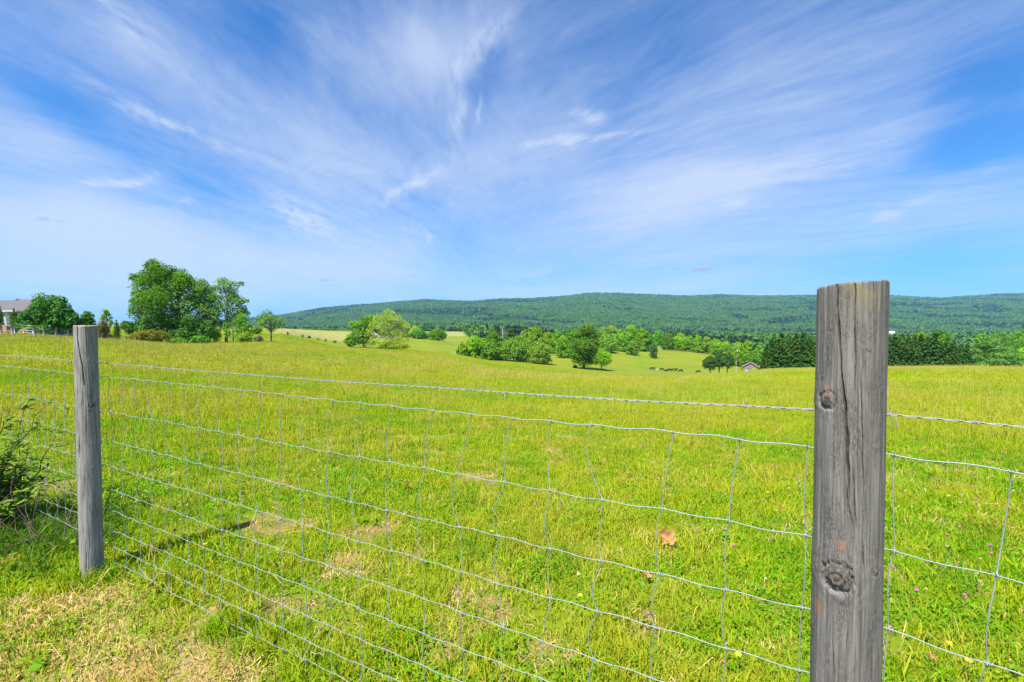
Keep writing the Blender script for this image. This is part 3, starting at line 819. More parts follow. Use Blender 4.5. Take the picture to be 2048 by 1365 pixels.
woven = link('woven_wire', None, fence)
S_MAX = 47.6; S_MIN = -6.4
wav = {}
def wire_pt(s, k):
    """point on line wire k at station s"""
    s = np.atleast_1d(np.asarray(s, float)); xy = fence_xy(s)
    z = WZ[k] - (.004 + .0015 * k) * np.sin(np.clip((s + .9) / 25.0, 0, 1) * math.pi) + (vnoise(np.stack([s * .55, s * 0 + k, s * 0], 1), 1, 61 + k) - .5) * .007
    # tension crimp half way between the knots
    z = z + .0022 * np.sin(s * 2 * math.pi + k) 
    if k == 9: z = z + .012 * (vnoise(np.stack([s * .3, s * 0, s * 0], 1), 1, 90) - .5)
    nrm = np.array([-U[1], U[0]]); nrm = nrm if nrm[1] > 0 else -nrm
    off = (vnoise(np.stack([s * .4, s * 0 + k, s * 0], 1), 1, 75 + k) - .5) * .010
    xy = xy + off[:, None] * nrm
    return np.column_stack([xy, z])
for k in range(10):
    mb = MB()
    ss_ = np.arange(S_MIN, S_MAX, .0625)
    mb.tube(wire_pt(ss_, k), .00108 if k else .00130, 7)
    for st in stays:                                       # hinge knots: the stay wrapped twice round the line wire
        sk = st[k]
        hh = np.linspace(0, 1, 15); c0 = wire_pt([sk], k)[0]; t = wire_pt([sk + .02], k)[0] - c0; t /= np.linalg.norm(t)
        up = np.array([0, 0, 1.0]); bn = np.cross(t, up)
        hx = c0 + (hh[:, None] - .5) * .0100 * t - .001 * t + .0029 * (np.cos(hh * 4 * math.pi)[:, None] * up + np.sin(hh * 4 * math.pi)[:, None] * bn)
        mb.tube(hx, .0013, 5)
    link('line_wire', mb.mesh('line_wire', [WIRE], True), woven)
for st in stays:
    mb = MB()
    base_b = frng.normal() * .05 + .08
    for k in range(9):
        a = wire_pt([st[k]], k)[0]; b = wire_pt([st[k + 1]], k + 1)[0]
        h = abs(a[2] - b[2]); n = 14
        t = np.linspace(0, 1, n)
        amp = (.12 if st is stays[0] else .45 if st in stays[:3] else .18 if -2.0 < st[0] < -.9 else .5 if st[0] < -1.9 else 1.0) * (frng.normal() * .45 + .6) * h * .11 * (1.25 if k < 4 else .6)
        sk_ = frng.uniform(.6, 1.5)
        prof = np.sin(math.pi * t ** sk_)
        nrm = np.array([-U[1], U[0], 0]); 
        p_ = a + (b - a) * t[:, None] + amp * prof[:, None] * np.array([U[0], U[1], 0]) + frng.normal() * .006 * np.sin(math.pi * t)[:, None] * nrm
        p_[0] = a + [0, 0, .003]; p_[-1] = b - [0, 0, .003]
        mb.tube(p_, .00115, 6)
    link('stay_wire', mb.mesh('stay_wire', [WIRE], True), woven)

# barbed strand: two twisted wires with barbs of its own
BZ = CAMZ - .177
def barb_pt(s):
    s = np.atleast_1d(np.asarray(s, float)); xy = fence_xy(s)
    z = BZ - .010 * np.sin(np.clip((s + .9) / 25.0, 0, 1) * math.pi) + (vnoise(np.stack([s * .3, s * 0, s * 0], 1), 1, 44) - .5) * .008
    return np.column_stack([xy, z])
mb = MB()
ss_ = np.arange(S_MIN, S_MAX, .02)
ctr = barb_pt(ss_); tg = np.gradient(ctr, axis=0); tg /= np.linalg.norm(tg, axis=1)[:, None]
bn = np.cross(tg, [0, 0, 1.0]); bn /= np.linalg.norm(bn, axis=1)[:, None]; upv = np.cross(bn, tg)
tw = ss_ * STEP / .030 * 2 * math.pi / 2
for sg in (0, math.pi):
    mb.tube(ctr + .00135 * (np.cos(tw + sg)[:, None] * upv + np.sin(tw + sg)[:, None] * bn), .00098, 6)
strand = link('barbed_wire', mb.mesh('barbed_wire', [WIRE], True), fence)
bs = [-.90, 0.0, .852, 1.717, 2.525, 3.42]
while bs[-1] < S_MAX - 1: bs.append(bs[-1] + .86 + frng.normal() * .02)
bs += [-1.75, -2.6, -3.5, -4.4, -5.2]
for sb in bs:
    mb = MB(); c0 = barb_pt([sb])[0]; t = barb_pt([sb + .02])[0] - c0; t /= np.linalg.norm(t)
    b_ = np.cross(t, [0, 0, 1.0]); u_ = np.cross(b_, t); a0 = frng.random() * 6.28
    hh = np.linspace(0, 1, 22); an = a0 + hh * 4.5 * math.pi
    rad_ = np.where((hh < .06) | (hh > .94), .0155, .0031)
    pth = c0 + (hh[:, None] - .5) * .009 * t + rad_[:, None] * (np.cos(an)[:, None] * u_ + np.sin(an)[:, None] * b_)
    mb.tube(pth, np.where(rad_ > .01, .0004, .00095), 5)
    link('barb', mb.mesh('barb', [WIRE], True), strand)
# loose tie curling off the strand beside the thick post
mb = MB(); c0 = barb_pt([s_right(1781)])[0]; hh = np.linspace(0, 1, 30)
mb.tube(c0 + np.stack([.012 * hh - .002 * np.sin(hh * 9), -.010 * hh, -.020 * hh + .006 * np.sin(hh * 11)], 1), .0009, 5)
link('tie_wire', mb.mesh('tie_wire', [WIRE], True), strand)
# staples driven into the posts
for (s0, pc, pr_) in ((0.0, RC, RR_), (24.0, LC, LR)):
    for z in [BZ] + WZ:
        mb = MB(); d = np.array([pc[0] - 0, pc[1] - 0]); nrm = np.array([-U[1], U[0]]); nrm = nrm if nrm[1] > 0 else -nrm
        q0 = np.array([pc[0], pc[1]]) + nrm * (pr_ + .006)
        a = np.linspace(0, math.pi, 9)
        pth = np.column_stack([q0[0] - nrm[0] * .012 * (np.abs(np.cos(a))), q0[1] - nrm[1] * .012 * np.abs(np.cos(a)), z + .007 * np.cos(a)])
        mb.tube(pth, .0018, 5)
        pst = [o for o in fence.children if o.name.startswith('post')][0 if s0 == 0 else 1]
        o = link('staple', mb.mesh('staple', [WIRE], True), pst); o.matrix_parent_inverse = pst.matrix_basis.inverted()
# ================================================================== grass
def blades(rg, n, R, h0, h1, w, lean=.5, curl=.4):
    an = rg.random(n) * 6.283; r = R * np.sqrt(rg.random(n))
    b = np.stack([np.cos(an) * r, np.sin(an) * r, np.full(n, -.01)], 1)
    h = (h0 + (h1 - h0) * rg.random(n) ** 1.3) * .88
    ld = rg.random(n) * 6.283; ln = lean * rg.random(n) + .1
    dirv_ = np.stack([np.cos(ld), np.sin(ld), np.zeros(n)], 1)
    fa = rg.random(n) * 6.283; side = np.stack([np.cos(fa), np.sin(fa), np.zeros(n)], 1) * (w * (.6 + .8 * rg.random(n)))[:, None] * .5
    up = np.array([0, 0, 1.0])
    m_ = b + h[:, None] * (.55 * up + .40 * ln[:, None] * dirv_)
    t_ = b + h[:, None] * ((1 - curl * ln)[:, None] * up + (1.15 * ln)[:, None] * dirv_)
    V = np.stack([b - side, b + side, m_ + side * .8, m_ - side * .8, t_], 1).reshape(-1, 3)
    o = np.arange(n)[:, None] * 5
    return V, [np.concatenate([o + 0, o + 1, o + 2, o + 3], 1), np.concatenate([o + 3, o + 2, o + 4], 1)]

def broad(rg, n, R, h0, h1, s):
    an = rg.random(n) * 6.283; r = R * np.sqrt(rg.random(n))
    pc = np.stack([np.cos(an) * r, np.sin(an) * r, h0 + (h1 - h0) * rg.random(n)], 1)
    nn = unit(rg.normal(size=(n, 3)) * .55 + [0, 0, 1])
    V, Q = leafquads(pc, nn, s, rg, 1.0, .12)
    return V, [Q]

def merge(*parts):
    V = []; F_ = []; o = 0
    for v, f in parts:
        V.append(v); F_ += [x + o for x in f]; o += len(v)
    return np.concatenate(V), F_

def stalks(rg, n, R, h0, h1, hw):
    """flowering grass: thin stems with a narrow seed head"""
    an = rg.random(n) * 6.283; r = R * np.sqrt(rg.random(n))
    b = np.stack([np.cos(an) * r, np.sin(an) * r, np.zeros(n)], 1)
    h = h0 + (h1 - h0) * rg.random(n); ld = rg.random(n) * 6.283; ln = .05 + .22 * rg.random(n)
    d_ = np.stack([np.cos(ld) * ln, np.sin(ld) * ln, np.ones(n)], 1)
    fa = rg.random(n) * 6.283; sd = np.stack([np.cos(fa), np.sin(fa), np.zeros(n)], 1)
    p1 = b + d_ * (h * .78)[:, None]; p2 = b + d_ * (h * .9)[:, None]; p3 = b + d_ * h[:, None]
    w0 = hw * .16; w1 = hw * .5
    V = np.stack([b - sd * w0, b + sd * w0, p1 + sd * w0, p1 - sd * w0, p2 + sd * w1, p2 - sd * w1, p3], 1).reshape(-1, 3)
    o = np.arange(n)[:, None] * 7
    return V, [np.concatenate([o, o + 1, o + 2, o + 3], 1), np.concatenate([o + 3, o + 2, o + 4, o + 5], 1), np.concatenate([o + 5, o + 4, o + 6], 1)]

gm_a = leafmat('grass_blade', GB_A, GB_B, GB_C, .42, .45, up=.55)
gm_b = leafmat('grass_blade_yellow', GB_C, GB_D, GB_B, .42, .5, up=.55)
gm_c = leafmat('clover_leaf', GB_E, GB_A, GB_B, .35, 1.2, up=.4)
gm_d = leafmat('dry_grass_blade', (.52, .33, .12), (.66, .46, .21), (.38, .32, .07), .3, 1.5, up=.5)
gm_s = leafmat('seed_head', (.36, .31, .07), (.30, .30, .035), (.40, .32, .11), .35, .15, up=.5)

gr = np.random.default_rng(5)
FAN = math.radians(60)
def fan_pts(r0, r1, dens):
    n = int(FAN * (r1 * r1 - r0 * r0) * dens)
    r = np.sqrt(r0 * r0 + (r1 * r1 - r0 * r0) * gr.random(n)); a = (gr.random(n) * 2 - 1) * FAN
    return r * np.sin(a), r * np.cos(a)
def place(name, srcs, x, y, scl, pick, mats, tilt=.10, label=None):
    n = len(x); z = np.concatenate([terrain(a, b) for a, b in zip(np.array_split(x, 4), np.array_split(y, 4))]) if n > 400 else terrain(x, y)
    rot = np.stack([gr.normal(size=n) * tilt, gr.normal(size=n) * tilt, gr.random(n) * 6.283], 1)
    o = instancer(name, srcs, np.stack([x, y, z], 1), rot, scl, pick, mats)
    return tag(o, kind='stuff')
def clear_of_posts(x, y):
    k = np.ones(len(x), bool)
    for c in (RC, LC): k &= np.hypot(x - c[0], y - c[1]) > .075
    return k

# near turf: short mixed blades and clover leaves
S = []
for k in range(4): V, f = blades(gr, 64, .115, .025, .085, .0042, .9); S.append((V, f, 0))
for k in range(3): V, f = blades(gr, 56, .115, .03, .10, .0042, .8); S.append((V, f, 1))
for k in range(3): V, f = merge(broad(gr, 60, .11, .008, .04, .013), blades(gr, 34, .11, .025, .08, .0036, .9)); S.append((V, f, 2))
for k in range(2): V, f = broad(gr, 8, .06, .01, .03, .042); S.append((V, f, 2))
for k in range(2): V, f = blades(gr, 60, .12, .012, .065, .0034, 1.9, .65); S.append((V, f, 3))
x, y = fan_pts(.75, 9.5, 190)
sl_, dr_ = soil_at(x, y), dry_at(x, y)
u_ = gr.random(len(x))
pat = n2(x, y, 1.3, 201, 3); pat2 = n2(x, y, .5, 207, 3)
keep = (gr.random(len(x)) > sl_ * .6) & (gr.random(len(x)) > dr_ * .12) & clear_of_posts(x, y) & (gr.random(len(x)) < .55 + .5 * np.clip(9.5 / (np.hypot(x, y) + 1e-3) / 9.5 * 3, 0, 1))
pick = np.where(u_ < .42, gr.integers(0, 4, len(x)), np.where(u_ < .76, 4 + gr.integers(0, 3, len(x)), np.where(u_ < .985, 7 + gr.integers(0, 3, len(x)), 10 + gr.integers(0, 2, len(x)))))
pick = np.where((pat > .64) & (u_ > .5), 7 + gr.integers(0, 3, len(x)), pick)
pick = np.where((pat2 < .50) & (u_ < .75), 4 + gr.integers(0, 3, len(x)), pick)
pick = np.where((gr.random(len(x)) < dr_ * .62) | (gr.random(len(x)) < .075 + .45 * sl_), 12 + gr.integers(0, 2, len(x)), pick)
scl = (.75 + .6 * gr.random(len(x))) * (.75 + .6 * n2(x, y, .9, 211, 2)) * (1 - .35 * sl_)
place('grass', S, x[keep], y[keep], scl[keep], pick[keep], [gm_a, gm_b, gm_c, gm_d])
print('near tufts', keep.sum())

# longer grass along the foot of the wire and round the posts
S = [(*blades(gr, 46, .05, .07, .19, .0045, .75), k % 2) for k in range(4)]
n = 620; s_ = gr.random(n) * 42 - 2; xy = fence_xy(s_); nn_ = np.array([.461, .8875])
off = gr.normal(size=n) * .055 + .03
x, y = xy[:, 0] + nn_[0] * off, xy[:, 1] + nn_[1] * off
kx = n2(x, y, 1.8, 220, 2) > .44
pa = gr.random((26, 2)) * 6.283; x = np.concatenate([x[kx], LC[0] + np.cos(pa[:, 0]) * (.07 + .012 * pa[:, 1])]); y = np.concatenate([y[kx], LC[1] + np.sin(pa[:, 0]) * (.07 + .012 * pa[:, 1])])
kk = clear_of_posts(x, y) & (y > .8); x, y = x[kk], y[kk]
place('fence_line_grass', S, x, y, .55 + .6 * gr.random(len(x)), gr.integers(0, 4, len(x)), [gm_a, gm_b], .2)

# lusher, darker clumps here and there in the grazed turf
S = [(*merge(blades(gr, 90, .16, .06, .16, .0045, .8), broad(gr, 30, .15, .02, .08, .016)), 0) for k in range(3)]
x, y = fan_pts(2.0, 14, 1.5)
kk = n2(x, y, .45, 291, 2) > .56
x, y = x[kk], y[kk]
place('lush_grass', S, x, y, .6 + .7 * gr.random(len(x)), gr.integers(0, 3, len(x)), [leafmat('lush_blade', (.085, .20, .012), (.12, .25, .016), None, .4, .8, up=.4)], .12)
# meadow beyond: taller, coarser with distance
S = []
for k in range(4): V, f = blades(gr, 80, .16, .04, .13, .0048, .7); S.append((V, f, 0))
for k in range(4): V, f = blades(gr, 72, .16, .045, .15, .0048, .6); S.append((V, f, 1))
x, y = fan_pts(7.5, 24, 46)
pat = n2(x, y, .22, 231, 3); u_ = gr.random(len(x))
pick = np.where(u_ < .25 + .8 * sstep(.42, .60, pat), 4 + gr.integers(0, 4, len(x)), gr.integers(0, 4, len(x)))
scl = (.7 + .5 * gr.random(len(x))) * (.7 + .7 * n2(x, y, .4, 233, 2))
place('meadow_grass', S, x, y, scl, pick, [gm_a, gm_b])
S = []
for k in range(4): V, f = blades(gr, 90, .42, .05, .15, .014, .7); S.append((V, f, 0))
for k in range(4): V, f = blades(gr, 90, .42, .05, .17, .014, .6); S.append((V, f, 1))
x1, y1 = fan_pts(22, 75, 3.6); x2, y2 = fan_pts(75, 170, .75)
x = np.concatenate([x1, x2]); y = np.concatenate([y1, y2]); sc2 = np.concatenate([np.ones(len(x1)), np.full(len(x2), 1.7)])
kk = (hay_at(x, y) < .3); x, y, sc2 = x[kk], y[kk], sc2[kk]
pat = n2(x, y, .045, 241, 3); u_ = gr.random(len(x))
pick = np.where(u_ < .2 + .8 * sstep(.42, .60, pat), 4 + gr.integers(0, 4, len(x)), gr.integers(0, 4, len(x)))
place('distant_meadow_grass', S, x, y, sc2 * (.6 + .6 * gr.random(len(x))), pick, [gm_a, gm_b])

# seed heads standing over the meadow
S = []
for k in range(4): V, f = stalks(gr, 14, .30, .14, .34, .006); S.append((V, f, 0))
for k in range(3): V, f = stalks(gr, 34, .8, .18, .38, .014); S.append((V, f, 0))
x, y = fan_pts(3.2, 22, 9.0)
r_ = np.hypot(x, y); pat = n2(x, y, .16, 251, 3)
pr_ = sstep(3.5, 10, r_) * (.12 + .9 * sstep(.45, .62, pat))
kk = (gr.random(len(x)) < pr_) & (fence_side(x, y) > .5)
xa, ya = x[kk], y[kk]
x, y = fan_pts(18, 110, 1.1)
pat = n2(x, y, .05, 255, 3)
band = sstep(16, 22, np.hypot(x, y)) * (.18 + .8 * sstep(.45, .6, pat)) * (hay_at(x, y) < .3)
kk = gr.random(len(x)) < band
xb, yb = x[kk], y[kk]
X_ = np.concatenate([xa, xb]); Y_ = np.concatenate([ya, yb])
pk = np.concatenate([gr.integers(0, 4, len(xa)), 4 + gr.integers(0, 3, len(xb))])
place('seed_grass', S, X_, Y_, .6 + .6 * gr.random(len(X_)), pk, [gm_s], .12)
print('seed', len(X_))

# trampled thatch on the near side and in the bare spots
S = [(*blades(gr, 46, .10, .010, .05, .0034, 2.6, .8), 0) for k in range(3)] + [(*blades(gr, 30, .10, .02, .07, .0036, 1.2, .5), 1) for k in range(2)]
x, y = fan_pts(.8, 6.5, 330)
kk = (gr.random(len(x)) < np.maximum(dry_at(x, y) * .75, soil_at(x, y) * .55)) & clear_of_posts(x, y)
x, y = x[kk], y[kk]
place('trampled_grass', S, x, y, .7 + .6 * gr.random(len(x)), np.where(gr.random(len(x)) < .68, gr.integers(0, 3, len(x)), 3 + gr.integers(0, 2, len(x))), [gm_d, gm_a], .2)
# bleached straws lying about
S = [(*blades(gr, 5, .10, .06, .22, .0032, 2.6, .75), 0) for k in range(4)]
x, y = fan_pts(.9, 7.5, 13)
kk = gr.random(len(x)) < .35 + .65 * dry_at(x, y)
x, y = x[kk], y[kk]
place('dry_straw', S, x, y, .7 + .6 * gr.random(len(x)), gr.integers(0, 4, len(x)), [gm_d], .25)

# pale clover blossom scattered through the turf
mw = plain('white_clover_petal', (.55, .47, .30), .8, 0, .2, 40)
def head(rg, r=.0044):
    V, Q = leafquads(unit(rg.normal(size=(26, 3))) * r * [1, 1, .85] + [0, 0, .075], unit(rg.normal(size=(26, 3))), r * 1.1, rg, 1.3)
    st, sf = blades(rg, 2, .002, .07, .076, .002, .05)
    return merge((V, [Q]), (st, sf))
S = [(*head(gr), 0) for k in range(3)]
x, y = fan_pts(2.2, 16, 7)
kk = (n2(x, y, .55, 261, 3) > .50) & (fence_side(x, y) > .3)
place('white_clover', S, x[kk], y[kk], .8 + .6 * gr.random(kk.sum()), gr.integers(0, 3, kk.sum()), [mw], .2)

# red clover, dandelions: each a flower of its own
stem_m = plain('flower_stem', (.10, .17, .03), .7)
pink_m = plain('clover_petal', (.46, .16, .28), .8, 0, .3, 60); yel_m = plain('dandelion_petal', (.85, .60, .03), .7, 0, .15, 60)
def flower_meshes(kind):
    rg = np.random.default_rng(3 if kind == 'clover' else 4)
    mb = MB(); mb.tube([(0, 0, -.01), (.002, .001, .05), (.003, .004, .095)], .0011, 5); stm = mb.mesh('stem', [stem_m])
    if kind == 'clover':
        u = unit(rg.normal(size=(70, 3))); V, Q = leafquads(u * .0066 * [1, 1, 1.1] + [.003, .004, .1], unit(u + rg.normal(size=(70, 3)) * .4), .006, rg, 1.6)
        bl = mesh_np('blossom', V, [Q], [pink_m])
    else:
        an = rg.random(60) * 6.283; r = .002 + .007 * rg.random(60)
        V, Q = leafquads(np.stack([np.cos(an) * r + .003, np.sin(an) * r + .004, .098 + .003 * rg.random(60)], 1), unit(rg.normal(size=(60, 3)) * .3 + [0, 0, 1]), .006, rg, 2.0)
        bl = mesh_np('blossom', V, [Q], [yel_m])
    return stm, bl
def flowers(kind, name, label, cat, group, pxs):
    stm, bl = flower_meshes(kind)
    for (px, py) in pxs:
        d = 1.38 * F / (py - HZ)
        for _ in range(4):
            zz = tz(W(px, d), d) + .1; r = ray(px, py); d = (CAMZ - zz) / -(r[2] / r[1]); d = min(max(d, .9), 30)
        t = thing(name, label, cat, (W(px, d), d, tz(W(px, d), d)), random.random() * 6.28, group)
        link('stem', stm, t); link('blossom', bl, t)
frg = np.random.default_rng(12)
pinkpx = [(1301,1227),(1906,1071),(1926,1054),(1797,1136),(1791,1255),(1991,1090),(1993,1108),(1199,1020),(1281,891),(1288,888),(1196,938),(1335,895),(1382,885),(1480,950),(1552,930),(1596,915),
          (790,967),(808,962),(722,910),(760,856),(842,882),(1070,1010),(1040,940),(1830,940),(1880,960),(1960,1000),(1850,900),(2010,905),(1925,935),(520,1030),(655,980),(1600,958),(1420,880),(1545,905),(1700+110,880),(560,905),(410,905),(345,1060),(470,960),(1110,905),
          (1250,930),(1385,1015),(1470,1090),(1530,1000),(1950,890),(2030,960),(1940,1190),(1840,1180),(930,880),(880,915)]
flowers('clover', 'clover_flower', 'small pink clover blossom on a thin stem among the pasture grass', 'flower', 'pink clover blossoms in the pasture', pinkpx)
yelpx = [(1483,1310),(1914,1288),(1952,1320),(403,1088),(1540,985),(985,1062),(1905,992),(268,1002),(1160,1190)]
flowers('dandelion', 'dandelion', 'small bright yellow flower among the pasture grass', 'flower', 'yellow flowers in the pasture', yelpx)

# fallen leaves
lf = np.random.default_rng(2)
dl_m, g, out = newmat('dead_leaf')
nz = g.noise(g.n('ShaderNodeTexCoord').outputs['Object'], 40, 5, .65)
principled(g, out, g.mix(nz, (.22, .09, .03), (.48, .25, .10)), .7, bump=nz, bstr=.5, bdist=.003)
def dead_leaf(px, py, size, label, seed, lobed=True):
    rg = np.random.default_rng(seed)
    d = 1.41 * F / (py - HZ); x, y = W(px, d), d
    mb = MB(); nu, nv = 18, 11
    u = np.linspace(0, 1, nu); V = []
    for a in u:
        w = (.42 * math.sin(math.pi * a ** .8) * (1 + .45 * math.sin(a * 17)) if lobed else .34 * math.sin(math.pi * a)) + .015
        for v in np.linspace(-1, 1, nv):
            V.append(((a - .5) * size, v * w * size, size * (.40 * abs(v) ** 1.6 * (.5 + .5 * math.sin(a * 4 + 1)) + .22 * (a - .5) ** 2 * 4 + .06 * math.sin(a * 23 + v * 4))))
    mb.addnp(V, np.array([[i * nv + j, i * nv + j + 1, (i + 1) * nv + j + 1, (i + 1) * nv + j] for i in range(nu - 1) for j in range(nv - 1)]))
    mb.tube([(-.5 * size, 0, .2 * size), (-.62 * size, .02 * size, .10 * size), (-.75 * size, .05 * size, .08 * size)], size * .012, 5)
    o = link('fallen_leaf', mb.mesh('fallen_leaf', [dl_m], True), None, (x, y, tz(x, y) + .035 + size * .15), rg.random() * 6)
    o.rotation_euler = (.5 + rg.normal() * .2, rg.normal() * .3, -.5 + rg.normal() * .4)
    tag(o, label, 'leaf', 'dead leaves lying in the grass')
dead_leaf(1343, 1108, .105, 'large curled brown dead leaf lying in the grass left of the thick post', 1)
dead_leaf(1300, 1183, .045, 'small tan dead leaf in the grass just below the large curled brown one', 5)
dead_leaf(822, 982, .055, 'small pale dead leaf lying by itself in the middle of the pasture', 6, False)
dead_leaf(1880, 1345, .032, 'small reddish dead leaf in the grass right of the thick post', 9)
# ================================================================== trees and shrubs
bark = plain('tree_bark', (.12, .10, .085), .9, 0, .4, 2.0)
bark_pale = plain('pale_bark', (.50, .47, .42), .8, 0, .35, 1.2)
LM = {
 'bright': leafmat('leaf_bright', (0.145, 0.323, 0.009), (0.256, 0.463, 0.015), (0.340, 0.555, 0.028), .35, .30),
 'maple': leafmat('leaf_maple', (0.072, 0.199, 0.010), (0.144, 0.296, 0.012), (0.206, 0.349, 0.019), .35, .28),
 'mid': leafmat('leaf_mid', (0.085, 0.253, 0.015), (0.158, 0.352, 0.021), None, .32, .28),
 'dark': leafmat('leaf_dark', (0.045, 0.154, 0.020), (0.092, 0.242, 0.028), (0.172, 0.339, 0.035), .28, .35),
 'olive': leafmat('leaf_olive', (0.132, 0.279, 0.022), (0.216, 0.370, 0.034), (0.263, 0.397, 0.053), .35, .30),
 'pale': leafmat('leaf_pale', (0.271, 0.395, 0.051), (0.352, 0.464, 0.064), (0.223, 0.376, 0.039), .38, .30),
 'yellow': leafmat('leaf_yellow', (0.286, 0.412, 0.012), (0.403, 0.512, 0.020), None, .4, .30),
 'gold': leafmat('leaf_golden', (0.255, 0.255, 0.022), (0.180, 0.240, 0.022), (0.300, 0.225, 0.033), .35, .9),
 'red': leafmat('leaf_reddish', (0.165, 0.150, 0.050), (0.225, 0.173, 0.067), (0.120, 0.165, 0.033), .3, .9),
 'rust': leafmat('leaf_rust', (.30, .11, .03), (.36, .17, .06), None, .3, .9),
 'flower': leafmat('flower_yellow', (.62, .42, .01), (.50, .36, .01), (.12, .20, .02), .3, 2.2),
 'arb': leafmat('leaf_arborvitae', (0.060, 0.158, 0.011), (0.128, 0.225, 0.013), None, .2, .8),
 'cedar': leafmat('leaf_cedar', (0.041, 0.101, 0.018), (0.079, 0.156, 0.022), (0.131, 0.195, 0.024), .15, .5),
 'spruce': leafmat('leaf_spruce', (0.033, 0.097, 0.014), (0.075, 0.168, 0.019), (0.139, 0.242, 0.026), .15, .55),
 'pine': leafmat('leaf_pine', (0.102, 0.232, 0.040), (0.158, 0.307, 0.050), (0.093, 0.210, 0.030), .25, .4),
 'grey': leafmat('leaf_grey', (0.128, 0.158, 0.067), (0.180, 0.203, 0.089), None, .3, .8),
}
trg = np.random.default_rng(77)

def limb(mb, a, b, r0, r1, rg, mat=0, wob=.06, n=7):
    a = np.array(a, float); b = np.array(b, float); L_ = np.linalg.norm(b - a)
    t = np.linspace(0, 1, n); p = a + (b - a) * t[:, None]
    p += np.cumsum(rg.normal(size=(n, 3)) * wob * L_ / n, 0) * (t * (1.2 - t) * 2)[:, None]
    mb.tube(p, r0 + (r1 - r0) * t, 6); return p

def crown_from_lobes(lobes, leaf, dens, rg, gap=.42, under=.5, vert=1.0):
    """leaf clusters through the outer shell of each lobe, bunched by noise so light and sky show through"""
    Ps, Ns, Ss = [], [], []
    for (c, rad) in lobes:
        c = np.array(c); rad = np.array(rad, float)
        area = 4 * math.pi * ((rad[0]*rad[1])**1.6/3 + (rad[0]*rad[2])**1.6/3 + (rad[1]*rad[2])**1.6/3) ** (1/1.6)
        n = int(max(30, dens * area / (leaf * leaf)))
        u = unit(rg.normal(size=(n, 3)))
        keep = (u[:, 2] > -.25) | (rg.random(n) < under); u = u[keep]; n = len(u)
        bm = 1 + .55 * (vnoise(u + c * .37, 2.2, 3) - .5) + .25 * (vnoise(u + c, 5.5, 9) - .5)
        t = 1 - .62 * rg.random(n) ** 1.6
        p = c + u * rad * (t * bm)[:, None]
        nz = fbm(p / (np.mean(rad) * .55 + .3), 1.0, 13, 2)
        k = nz > gap - .14 * rg.random(n)
        p, u = p[k], u[k]
        Ps.append(p); Ns.append(unit(u * .8 + rg.normal(size=p.shape) * .65 + [0, 0, .45])); 
    p = np.concatenate(Ps); nn = np.concatenate(Ns)
    return leafquads(p, nn, leaf, rg, 1.15)

def lobes_of(kind, W_, H_, clear, rg):
    L_ = []
    z0 = H_ * clear
    if kind in ('round', 'airy', 'tall'):
        ch = H_ - z0; n = {'round': 13, 'airy': 15, 'tall': 14}[kind]
        for k in range(n):
            zf = (k + .5) / n
            wz = math.sin(math.pi * min(1, (.16 + .84 * zf)) ** .85) ** .6 if kind != 'tall' else (.55 + .45 * math.sin(math.pi * zf))
            a = k * 2.4 + rg.normal() * .4
            s = W_ * (.27 if kind != 'airy' else .17) * rg.uniform(.8, 1.15)
            rr_ = max(0, W_ / 2 * wz - s * .85) * rg.uniform(.75, 1.05)
            z = z0 + s * .7 + (ch - 1.5 * s) * zf
            L_.append(((math.cos(a) * rr_, math.sin(a) * rr_, z), (s, s, s * .8)))
        if kind != 'airy': L_.append(((0, 0, z0 + ch * .5), (W_ * .28, W_ * .28, ch * .36)))
        L_.append(((rg.normal() * W_ * .06, 0, H_ - W_ * .16), (W_ * .18, W_ * .18, W_ * .16)))
    elif kind == 'bush':
        n = max(4, int(W_ / max(H_, .1) * 4) + 3)
        for k in range(n):
            x = (k + .5) / n * 2 - 1; hz_ = H_ * (.55 + .45 * math.sqrt(max(0, 1 - x * x))) * rg.uniform(.75, 1.0)
            s = hz_ * .5
            L_.append(((x * max(W_ / 2 - s * .8, .05), rg.normal() * W_ * .12, hz_ - s), (min(s * 1.2, W_ * .4), min(s * 1.2, W_ * .4), s)))
        L_.append(((0, 0, H_ * .4), (W_ * .36, W_ * .3, H_ * .4)))
    elif kind == 'column':
        for k in range(7):
            zf = k / 6; w = W_ / 2 * (math.sin(math.pi * (.18 + .80 * zf) ** .8)) ** .55
            L_.append(((0, 0, H_ * (.10 + .80 * zf)), (w, w, H_ * .13)))
    return L_

